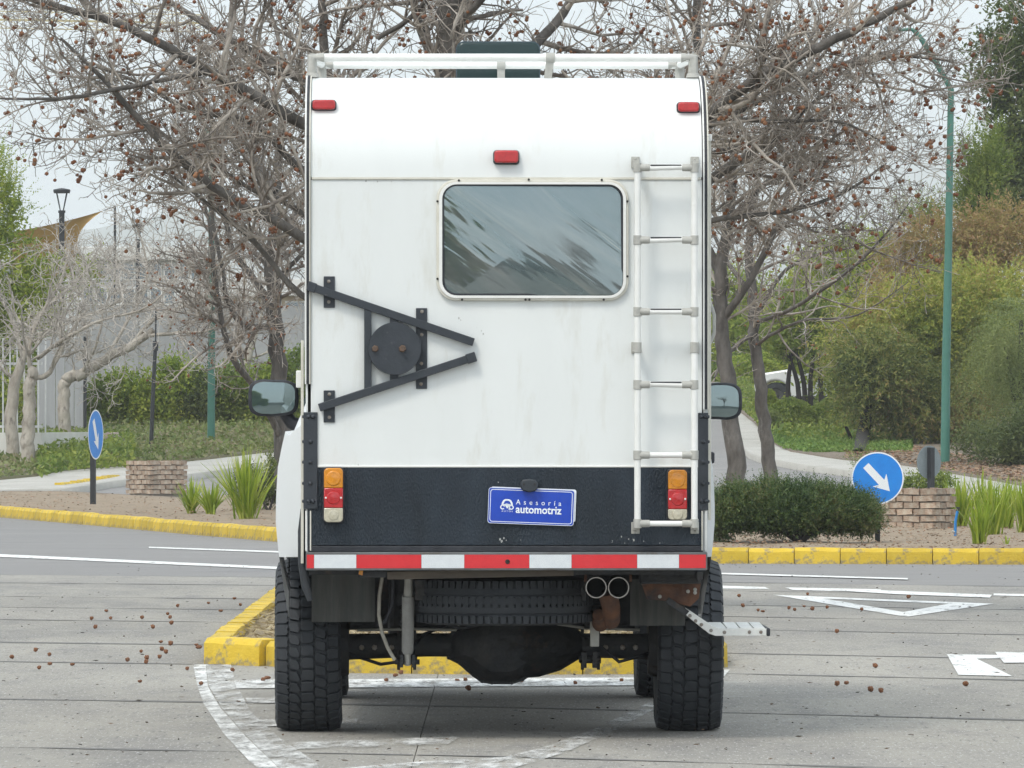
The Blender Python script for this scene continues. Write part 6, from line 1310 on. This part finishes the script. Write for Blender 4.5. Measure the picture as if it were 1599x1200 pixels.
# low white wall, bar fence, grey sheet wall
M_wwall = pm('white_render', (0.66, 0.65, 0.61), (0.56, 0.55, 0.51), 0.85, scale=2, c3=(0.42, 0.40, 0.36), s3=1.5, lo3=0.62, hi3=0.8); M_bars = pm('white_bars', (0.62, 0.63, 0.62), (0.52, 0.53, 0.52), 0.5, scale=5)
M_sheet = pm('grey_sheet', (0.34, 0.345, 0.35), (0.28, 0.285, 0.29), 0.6, scale=3, stretch=(4, 4, 0.3))
D = GP(40, 727).y + 0.4; w0, w1 = W(-60, 0, D).x, W(66, 0, D).x; zb_ = T(0, D) - 0.2; zt2 = W(0, 676, D).z
lw = thing('low_wall', 'low white rendered wall under the white bar fence at the left edge', 'wall', (w0, D, zb_)); MB().prism([Vector((0, 0, 0)), Vector((w1 - w0, 0, 0)), Vector((w1 - w0 + 0.75, 6.0, 0)), Vector((w1 - w0 + 0.60, 6.0, 0)), Vector((w1 - w0 - 0.15, 0.2, 0)), Vector((0, 0.2, 0))], (0, 0, zt2 - zb_)).build('wall_body', M_wwall, lw)
fe = thing('bar_fence', 'white vertical bar fence on the low wall at the left edge', 'fence', (w0, D + 0.1, zt2))
ztop = W(0, 528, D).z - zt2
for i in range(12): MB().bb(0.12 + 0.145 * i - .016, 0.12 + 0.145 * i + .016, -0.016, 0.016, 0, ztop).build('bar', M_bars, fe)
for z in (ztop - 0.55, 0.10): MB().bb(0.0, w1 - w0, 0.017, 0.045, z, z + 0.05).build('rail', M_bars, fe)
D2 = GP(100, 688).y + 1.0; gw = thing('sheet_wall', 'grey ribbed sheet metal wall right of the white bar fence', 'wall', (W(58, 0, D2).x, D2, T(0, D2) - 0.1)); g0 = gw.location; z1 = W(0, 528, D2).z - g0.z
wd = W(131, 0, D2).x - g0.x
for i in range(5): MB().bb(wd * i / 5 + .004, wd * (i + 1) / 5 - .004, -0.02 - 0.006 * (i % 2), 0.02, 0.05, z1 + 0.02 * (i % 2)).build('panel', M_sheet, gw, bevel=0.004)
MB().bb(wd + .002, wd + 0.07, -0.04, 0.04, 0, z1 + 0.03).build('post', M_post, gw)
# long grey garden wall
M_gwall = pm('grey_concrete_wall', (0.34, 0.345, 0.345), (0.27, 0.275, 0.275), 0.85, scale=1.2, c3=(0.22, 0.22, 0.215), s3=0.8)
D = 168; x0, x1 = W(128, 0, D).x, W(640, 0, D).x; zg = T(0, D) - 0.3; z1 = W(0, 478, D).z
wl_ = thing('garden_wall', 'long grey concrete wall behind the left shrubs', 'wall', (x0, D, zg)); n = 6
for i in range(n): MB().bb((x1 - x0) * i / n + .008, (x1 - x0) * (i + 1) / n - .008, -0.08 + 0.004 * (i % 2), 0.08, 0, z1 - zg).build('wall_panel', M_gwall, wl_)
for i in range(n + 1): MB().bb((x1 - x0) * i / n - .06, (x1 - x0) * i / n + .06, -0.10, 0.10, 0, z1 - zg + 0.05).build('pillar', M_gwall, wl_)
# buildings behind
M_bw = pm('building_white', (0.68, 0.68, 0.66), (0.60, 0.60, 0.58), 0.8, scale=0.7); M_bg = pm('building_grey', (0.46, 0.465, 0.47), (0.38, 0.385, 0.39), 0.8, scale=0.8); M_btan = pm('building_tan', (0.46, 0.37, 0.26), (0.40, 0.32, 0.22), 0.85, scale=0.9); M_win = glassy('dark_window', (0.03, 0.045, 0.055), 0.18, 0.08)
def building(label, px0, px1, ytop, ybase, D, wallm, roofm, cols, rowsn, depth=9, over=0.35, band=0.35):
    x0, x1 = W(px0, 0, D).x, W(px1, 0, D).x; zg = T(0, D) - 0.4; zt_ = W(0, ytop, D).z; t = thing('building', label, 'building', (x0, D, zg)); w, h = x1 - x0, zt_ - zg
    MB().bb(0, w, 0, depth, 0, h - band).build('wall', wallm, t); MB().bb(-over, w + over, -over, depth + over, h - band + .002, h).build('roof', roofm, t, bevel=0.03)
    gh = h - band - 0.3
    for r_ in range(rowsn):
        for c in range(cols):
            cw = w / cols; xa = cw * (c + 0.14); xb = cw * (c + 0.86); za = 0.3 + gh * (r_ + 0.25) / rowsn; zb2 = 0.3 + gh * (r_ + 0.85) / rowsn
            f = MB().ring([Vector((xa - .05, -0.03, za - .05)), Vector((xb + .05, -0.03, za - .05)), Vector((xb + .05, -0.03, zb2 + .05)), Vector((xa - .05, -0.03, zb2 + .05))], [Vector((xa, -0.03, za)), Vector((xb, -0.03, za)), Vector((xb, -0.03, zb2)), Vector((xa, -0.03, zb2))], (0, 0.05, 0)).build('window', roofm, t)
            MB().bb(xa, xb, -0.012, 0.0 - .002, za, zb2).build('pane', M_win, f)
    return t
building('low grey building with white overhanging flat roof right of the shade sail', 128, 318, 386, 560, 238, M_bg, M_bw, 9, 4, 9, 0.35, 0.5)
building('tan and white building behind the long grey wall left of the camper', 296, 480, 436, 560, 205, M_btan, M_bw, 5, 2, 9, 0.35, 0.55)
building('white block far left behind the light green tree', -60, 62, 398, 560, 236, M_bw, M_bw, 4, 2)
# shade sail with mast
M_sail = pm('tan_sail', (0.62, 0.40, 0.15), (0.54, 0.34, 0.12), 0.85, scale=1.2, stretch=(1, 1, 0.4)); D = 182
anchor = [(20, 362), (162, 329), (168, 434), (20, 446)]
t = thing('shade_sail', 'tan fabric shade sail stretched behind the black garden lamp', 'shade sail', GX(22, D)); o_ = t.location
NU, NV = 14, 10; V = []
for k in range(2):
    for i in range(NU + 1):
        for j in range(NV + 1):
            u_, v_ = i / NU, j / NV; pinch = 4 * v_ * (1 - v_); sagt = 4 * u_ * (1 - u_)
            tx_ = 20 + (162 - 20) * u_; ty = 362 + (329 - 362) * u_ + 3 * sagt; bx = 20 + (168 - 20) * u_; by = 446 + (434 - 446) * u_ - 4 * sagt
            x = tx_ + (bx - tx_) * v_ - 44 * pinch * u_ ** 2; y = ty + (by - ty) * v_
            q = W(x, y, D + 2.2 * v_ + 0.5 * math.sin(u_ * 3) + k * 0.02); V.append(q - o_)
Q = []; m_ = (NU + 1) * (NV + 1)
for i in range(NU):
    for j in range(NV):
        a = i * (NV + 1) + j; b_ = a + NV + 1; Q += [(a, b_, b_ + 1, a + 1), (m_ + a, m_ + a + 1, m_ + b_ + 1, m_ + b_)]
for i in range(NU):
    for j in (0, NV): a = i * (NV + 1) + j; Q.append((a, a + NV + 1, m_ + a + NV + 1, m_ + a))
for j in range(NV):
    for i in (0, NU): a = i * (NV + 1) + j; Q.append((a, a + 1, m_ + a + 1, m_ + a))
np_mesh('fabric', V, Q, M_sail, t, True)
for px, D_, ty in ((18, D, 350), (180, D, 322), (180, D + 2.4, 440)):
    q = GX(px, D_); tp = W(px, ty, D_); MB().tube([q - o_, tp - o_], 0.035, 10).build('mast', M_post, t, 50)
MB().tube([W(162, 329, D) - o_, W(180, 323, D) - o_], 0.012, 6).build('cable', M_post, t); MB().tube([W(168, 434, D + 2.2) - o_, W(180, 441, D + 2.4) - o_], 0.012, 6).build('cable', M_post, t)
# boulder
p = GP(178, 704, 0.1); V, Q = ico(3); r0 = np.array([0.27, 0.30, 0.25]); VV = []
for v in V:
    n_ = mnoise.fractal(Vector(v) * 1.3 + Vector((4, 1, 2)), 1.0, 2.0, 4); f = 1 + 0.34 * n_; q = np.array(v) * f * r0; q[2] = q[2] + 0.15 - 0.25 * q[0]; VV.append(tuple(q))
bo = np_mesh('boulder', VV, Q, pm('boulder_rock', (0.27, 0.225, 0.185), (0.19, 0.16, 0.135), 0.9, scale=5, c3=(0.13, 0.12, 0.11), s3=7, bump=0.02, bscale=14), None, False); bo.location = p; tag(bo, 'brown boulder on the left bank beside the edge-on blue sign', 'rock')
p = GP(140, 694, 0.1); V2 = [tuple(np.array(v) * [0.8, 0.8, 0.62]) for v in VV]; bo = np_mesh('boulder', V2, Q, MATS['boulder_rock']); bo.location = p + Vector((0, 0.6, 0)); bo.rotation_euler = (0, 0, 2.1); tag(bo, 'smaller boulder half sunk in leaves behind the edge-on blue sign', 'rock')
# blue water valve beside the right flax
p = GP(1492, 836, 0.12); t = thing('water_valve', 'small blue and black irrigation valve stub beside the right brick planter', 'valve', p); m = p.y / F
M_vblue = pm('blue_plastic', (0.02, 0.20, 0.52), None, 0.4); MB().tube([(0, 0, -0.05), (0.004, 0, 22 * m), (0.03, 0, 40 * m)], 2.2 * m, 8).build('riser', M_vblue, t, 50); MB().tube([(0.03, 0, 38 * m), (0.034, 0, 44 * m)], 2.8 * m, 8).build('cap', M_post, t, 50); MB().tube([(0, -0.005, 5 * m), (-5 * m, -0.005, 6 * m)], 1.6 * m, 8).build('side_outlet', M_fit, t, 50)
# white car behind the shrubs
D = 167; p = GX(1212, D, 0.10)
car_ = thing('parked_car', 'white car parked behind the shrubs and thin trunks on the right', 'car', p, math.radians(-6))
prof_ = [(-0.52, 0.35), (-0.56, 0.62), (-0.50, 0.82), (-0.30, 0.93), (0.35, 1.03), (0.85, 1.08), (1.45, 1.10), (2.6, 1.12), (3.45, 1.10), (3.62, 0.95), (3.66, 0.5), (3.6, 0.34)]
ar1 = [(3.0 + 0.40 * math.cos(math.radians(a)), 0.34 + 0.40 * math.sin(math.radians(a))) for a in range(0, 181, 15)]; ar0 = [(0.0 + 0.40 * math.cos(math.radians(a)), 0.34 + 0.40 * math.sin(math.radians(a))) for a in range(0, 181, 15)]
out = prof_ + ar1 + [(2.55, 0.28), (0.45, 0.28)] + ar0
MB().prism([Vector((x, -0.1, z)) for x, z in out], (0, 1.72, 0)).build('body', M_body, car_, 35, bevel=0.05, seg=3)
cab_ = [(0.62, 1.06), (1.30, 1.56), (1.75, 1.62), (2.75, 1.60), (3.40, 1.10)]
cb = MB().prism([Vector((x, 0.02, z)) for x, z in cab_], (0, 1.48, 0)).build('cabin', M_body, car_, 35, bevel=0.05, seg=3)
for q in ([(0.86, 1.13), (1.36, 1.50), (1.85, 1.52), (1.85, 1.13)], [(1.95, 1.13), (1.95, 1.52), (2.68, 1.50), (3.12, 1.13)]): MB().prism([Vector((x, 0.013, z)) for x, z in q], (0, 0.01, 0)).build('side_window', M_win, cb)
MB().prism([Vector((0.60, 0.16, 1.10)), Vector((1.26, 0.16, 1.56)), Vector((1.26, 1.36, 1.56)), Vector((0.60, 1.36, 1.10))], (-0.02, 0, 0.02)).build('windscreen', M_win, cb)
for x in (0.0, 3.0):
    for y in (0.05, 1.40):
        wh = MB().lathe([(-0.1, 0.2), (-0.1, 0.32), (-0.06, 0.345), (0.06, 0.345), (0.1, 0.32), (0.1, 0.2)], (x, y, 0.345), (0, 1, 0), 28, closed=True).build('wheel', M_rubber, car_, 40)
        MB().lathe([(-0.095, 0.0), (-0.09, 0.06), (-0.05, 0.08), (-0.06, 0.18), (-0.095, 0.205)], (x, y, 0.345), (0, 1, 0), 20).build('rim', M_rim, wh, 40)
MB().bb(0.5, 2.5, -0.115, -0.08, 0.24, 0.33).build('sill', M_gask, car_, bevel=0.01)
MB().bb(1.58, 1.76, -0.13, -0.10, 0.92, 0.95).build('door_handle', M_gask, car_); MB().bb(0.80, 0.95, -0.26, -0.08, 1.10, 1.22).build('door_mirror', M_body, car_, bevel=0.03); MB().bb(-0.55, -0.30, 0.0, 0.35, 0.70, 0.80).build('headlight', M_win, car_, bevel=0.02)
# distant tower crane
M_crane = pm('crane_yellow', (0.55, 0.45, 0.22), (0.48, 0.40, 0.2), 0.6, scale=2); D = 640; p = GX(-60, D); p.z = 3.0
cr = thing('tower_crane', 'faint distant tower crane jib reaching in at the top left', 'crane', p)
def lattice(name, a, b, w, n, r=0.07):
    a, b = Vector(a), Vector(b); d = (b - a); u_ = d.normalized(); s1 = u_.orthogonal().normalized() * w / 2; s2 = u_.cross(s1); m_ = MB(); cs = [s1 + s2, s1 - s2, -s1 - s2, -s1 + s2]
    for c in cs: m_.bar(a + c, b + c, r * 2, r * 2)
    for i in range(n):
        p0, p1 = a + d * (i / n), a + d * ((i + 1) / n)
        for k in range(4): m_.bar(p0 + cs[k], p1 + cs[(k + 1) % 4], r * 1.2, r * 1.2)
    return m_.build(name, M_crane, cr)
zj = W(0, 40, D).z - p.z; lattice('tower', (0, 0, -3), (0, 0, zj), 1.6, 14); lattice('jib', (-9, 0, zj + 0.8), (24.5, 0, zj + 0.2), 1.2, 22, 0.05); lattice('tower_top', (0, 0, zj + 1), (0, 0, zj + 6), 0.9, 4, 0.06)
for e in (-8, 14, 22): MB().tube([(0, 0, zj + 6), (e, 0, zj + 1.2)], 0.05, 5).build('tie_rod', M_crane, cr)
MB().bb(-9.5, -6.5, -0.6, 0.6, zj - 1.2, zj + 0.2).build('counterweight', M_gwall, cr)
# ---- fallen seed balls on the road
sv, sq = ico(2, 0.13, 4)
def ball_me(k):
    me = bpy.data.meshes.new('seed_ball'); r = np.random.default_rng(k); v = sv * (1 + 0.1 * r.normal(size=(len(sv), 1))); me.from_pydata([tuple(x) for x in v], [], [tuple(int(i) for i in q) for q in sq]); me.materials.append(M_ball); return me
bms = [ball_me(i) for i in range(3)]
A = [(60, 655), (177, 622), (245, 643), (247, 688), (195, 708), (358, 690), (453, 465), (472, 507), (526, 425), (548, 462), (702, 460), (755, 508), (847, 487), (828, 440), (840, 458), (878, 402), (1030, 385), (1157, 363), (1187, 395), (1090, 424), (1305, 372), (1167, 473), (795, 578), (842, 590), (800, 617), (820, 631), (788, 655), (698, 627), (630, 670), (725, 660), (722, 680), (925, 713), (692, 774), (970, 592), (983, 606), (993, 787), (1147, 720), (1300, 768), (1320, 757)]
B_ = [(248, 330), (322, 350), (344, 354), (470, 340), (497, 348), (543, 330), (583, 345), (653, 337), (560, 272), (820, 347), (1045, 287), (230, 281), (700, 455), (885, 622), (701, 710), (746, 702), (862, 737), (913, 742), (1320, 710)]
C_ = [(319, 217), (355, 196), (378, 186), (605, 215), (638, 215), (650, 252), (862, 220), (1080, 228), (1266, 217)]
ONES = 'first second third fourth fifth sixth seventh eighth ninth tenth eleventh twelfth thirteenth fourteenth fifteenth sixteenth seventeenth eighteenth nineteenth'.split()
def ordinal(n): return ONES[n - 1] if n < 20 else (('twentieth', 'thirtieth', 'fortieth')[n // 10 - 2] if n % 10 == 0 else ('twenty', 'thirty', 'forty')[n // 10 - 2] + '-' + ONES[n % 10 - 1])
items = []
for pts, phrase, g, rev in (([(x / 3.158, 820 + y / 3.158) for x, y in A], 'seed ball from the left photo edge on the road left of the truck', 'seed balls on the road left of the truck', False), ([(1080 + x / 3.081, 840 + y / 3.081) for x, y in B_], 'seed ball from the right rear tyre on the road right of the truck', 'seed balls on the road right of the truck', False), ([(480 + x / 2.579, 980 + y / 2.579) for x, y in C_], 'seed ball from the left rear tyre on the road under the truck', 'seed balls under the truck', False)):
    for n_, p in enumerate(sorted(pts), 1): items.append((p, ordinal(n_) + ' brown ' + phrase, g))
for (px, py), lab, g in items:
    r = rnd.uniform(0.0115, 0.0165); q = GP(px, py + 2, 0.0); o = bpy.data.objects.new('seed_ball', bms[rnd.randrange(3)]); COL.objects.link(o); f = rnd.choice((1, 1, 1, 0.7))
    o.location = (q.x, q.y, r * f * 0.95 + 0.002); o.scale = (r * (1.25 if f < 1 else 1), r, r * f); o.rotation_euler = (0, 0, rnd.uniform(0, 6)); tag(o, lab, 'seed ball', g)

# bits of leaf litter and gravel on the soil, too many to count
def litter(seed, label, n, pxs, pyf, dz, size, mat, name='leaf_litter'):
    rng = np.random.default_rng(seed); P = []
    for _ in range(n):
        px = rng.uniform(*pxs); lo, hi = pyf(px); q = GP(px, rng.uniform(lo, hi), dz); P.append((q.x, q.y, q.z + 0.02 + 0.01 * rng.random()))
    P = np.array(P); a, e = rot_frames(rng, len(P), 0.0); a[:, 2] *= 0.35; e[:, 2] *= 0.35; s = size * (0.4 + rng.random(len(P)))
    V, Q = quads(P, a * s[:, None], e * (s * 0.6)[:, None]); o = np_mesh(name, V, Q, mat); stuff(o); return tag(o, label, 'leaf litter')
L_lit = leafmat('dry_leaves', [(0.10, 0.07, 0.045), (0.21, 0.14, 0.085), (0.36, 0.25, 0.16), (0.30, 0.12, 0.07)], 0.15, 1.2)
litter(131, 'dry leaf bits on the soil of the right island', 2600, (1090, 1620), lambda x: (815, kerb_top(x) - 1), 0.125, 0.022, L_lit)
litter(132, 'dry leaf bits on the soil of the left island', 1300, (-20, 470), lambda x: (interp(it, x) + 2, kerb_top(x) - 1), 0.125, 0.022, L_lit)
litter(133, 'reddish fallen leaves on the verge behind the right pavement', 5200, (1320, 1640), lambda x: (interp(rw_t, x) - 30, interp(rw_t, x) - 1), 0.16, 0.05, L_lit)
L_str = leafmat('dry_straw', [(0.20, 0.15, 0.08), (0.36, 0.29, 0.17), (0.50, 0.42, 0.27)], 0.2, 2.0)
rg_ = np.random.default_rng(134); n_ = 9000; P = np.stack([rg_.uniform(c1.x + .16, c2.x - .16, n_), rg_.uniform(c1.y + .2, 54.3, n_), 0.12 + 0.05 * rg_.random(n_)], 1); a, e = rot_frames(rg_, n_); a[:, 2] *= 0.4
V, Q = quads(P, a * 0.045, e * 0.006); o = np_mesh('dry_grass', V, Q, L_str); stuff(o); tag(o, 'dry straw covering the small kerbed island in front of the truck', 'dry grass')
# what stands behind the photographer and shows in the rear window
def copy_thing(src, loc, rz, label, sc=1.0):
    c = src.copy(); COL.objects.link(c); c.location = loc; c.rotation_euler = (0, 0, rz); c.scale = (sc, sc, sc); c['label'] = label
    for ch in src.children:
        d = ch.copy(); COL.objects.link(d); d.parent = c
        for g in ch.children: h = g.copy(); COL.objects.link(h); h.parent = d
    return c
src = [o for o in COL.objects if o.get('label', '').startswith('bright green round-topped')][0]
for x, y, rz, lab in ((-3.3, 0.5, 0.4, 'green tree behind the photographer, mirrored low in the rear window'), (-5.6, 1.0, 2.0, 'second green tree behind the photographer, mirrored at the left of the rear window'), (-9.6, -3, 4.0, 'third green tree behind the photographer, mirrored at the edge of the rear window')):
    copy_thing(src, (x, y, -0.1), rz, lab, 0.62 if x > -4 else 1.15)
src = [o for o in COL.objects if o.get('label', '').startswith('bare plane tree whose')][0]
copy_thing(src, (7, -24, 0), 2.4, 'bare plane tree behind the photographer, mirrored in the rear window', 1.1)

rg_ = np.random.default_rng(141); P = []
for _ in range(900):
    q = GP(rg_.uniform(-20, 1620), 885 + 330 * rg_.random() ** 1.3, 0.0); P.append((q.x, q.y, 0.007 + 0.004 * rg_.random()))
for _ in range(260):
    q = GP(rg_.uniform(0, 470), 0, 0) if False else GP(*(lambda x: (x, interp(kb, x) + 1 + 6 * rg_.random() ** 2))(rg_.uniform(-20, 1620)), 0.0); P.append((q.x, q.y, 0.006))
P = np.array(P); a, e = rot_frames(rg_, len(P)); a[:, 2] *= 0.3; e[:, 2] *= 0.3; s = 0.008 + 0.014 * rg_.random(len(P)) ** 2; V, Q = quads(P, a * s[:, None], e * (s * 0.6)[:, None])
o = np_mesh('road_debris', V, Q, leafmat('debris_bits', [(0.03, 0.028, 0.025), (0.08, 0.06, 0.045), (0.20, 0.12, 0.07)], 0.1, 1.0)); stuff(o); tag(o, 'tiny dark leaf and bark bits strewn over the road', 'debris')
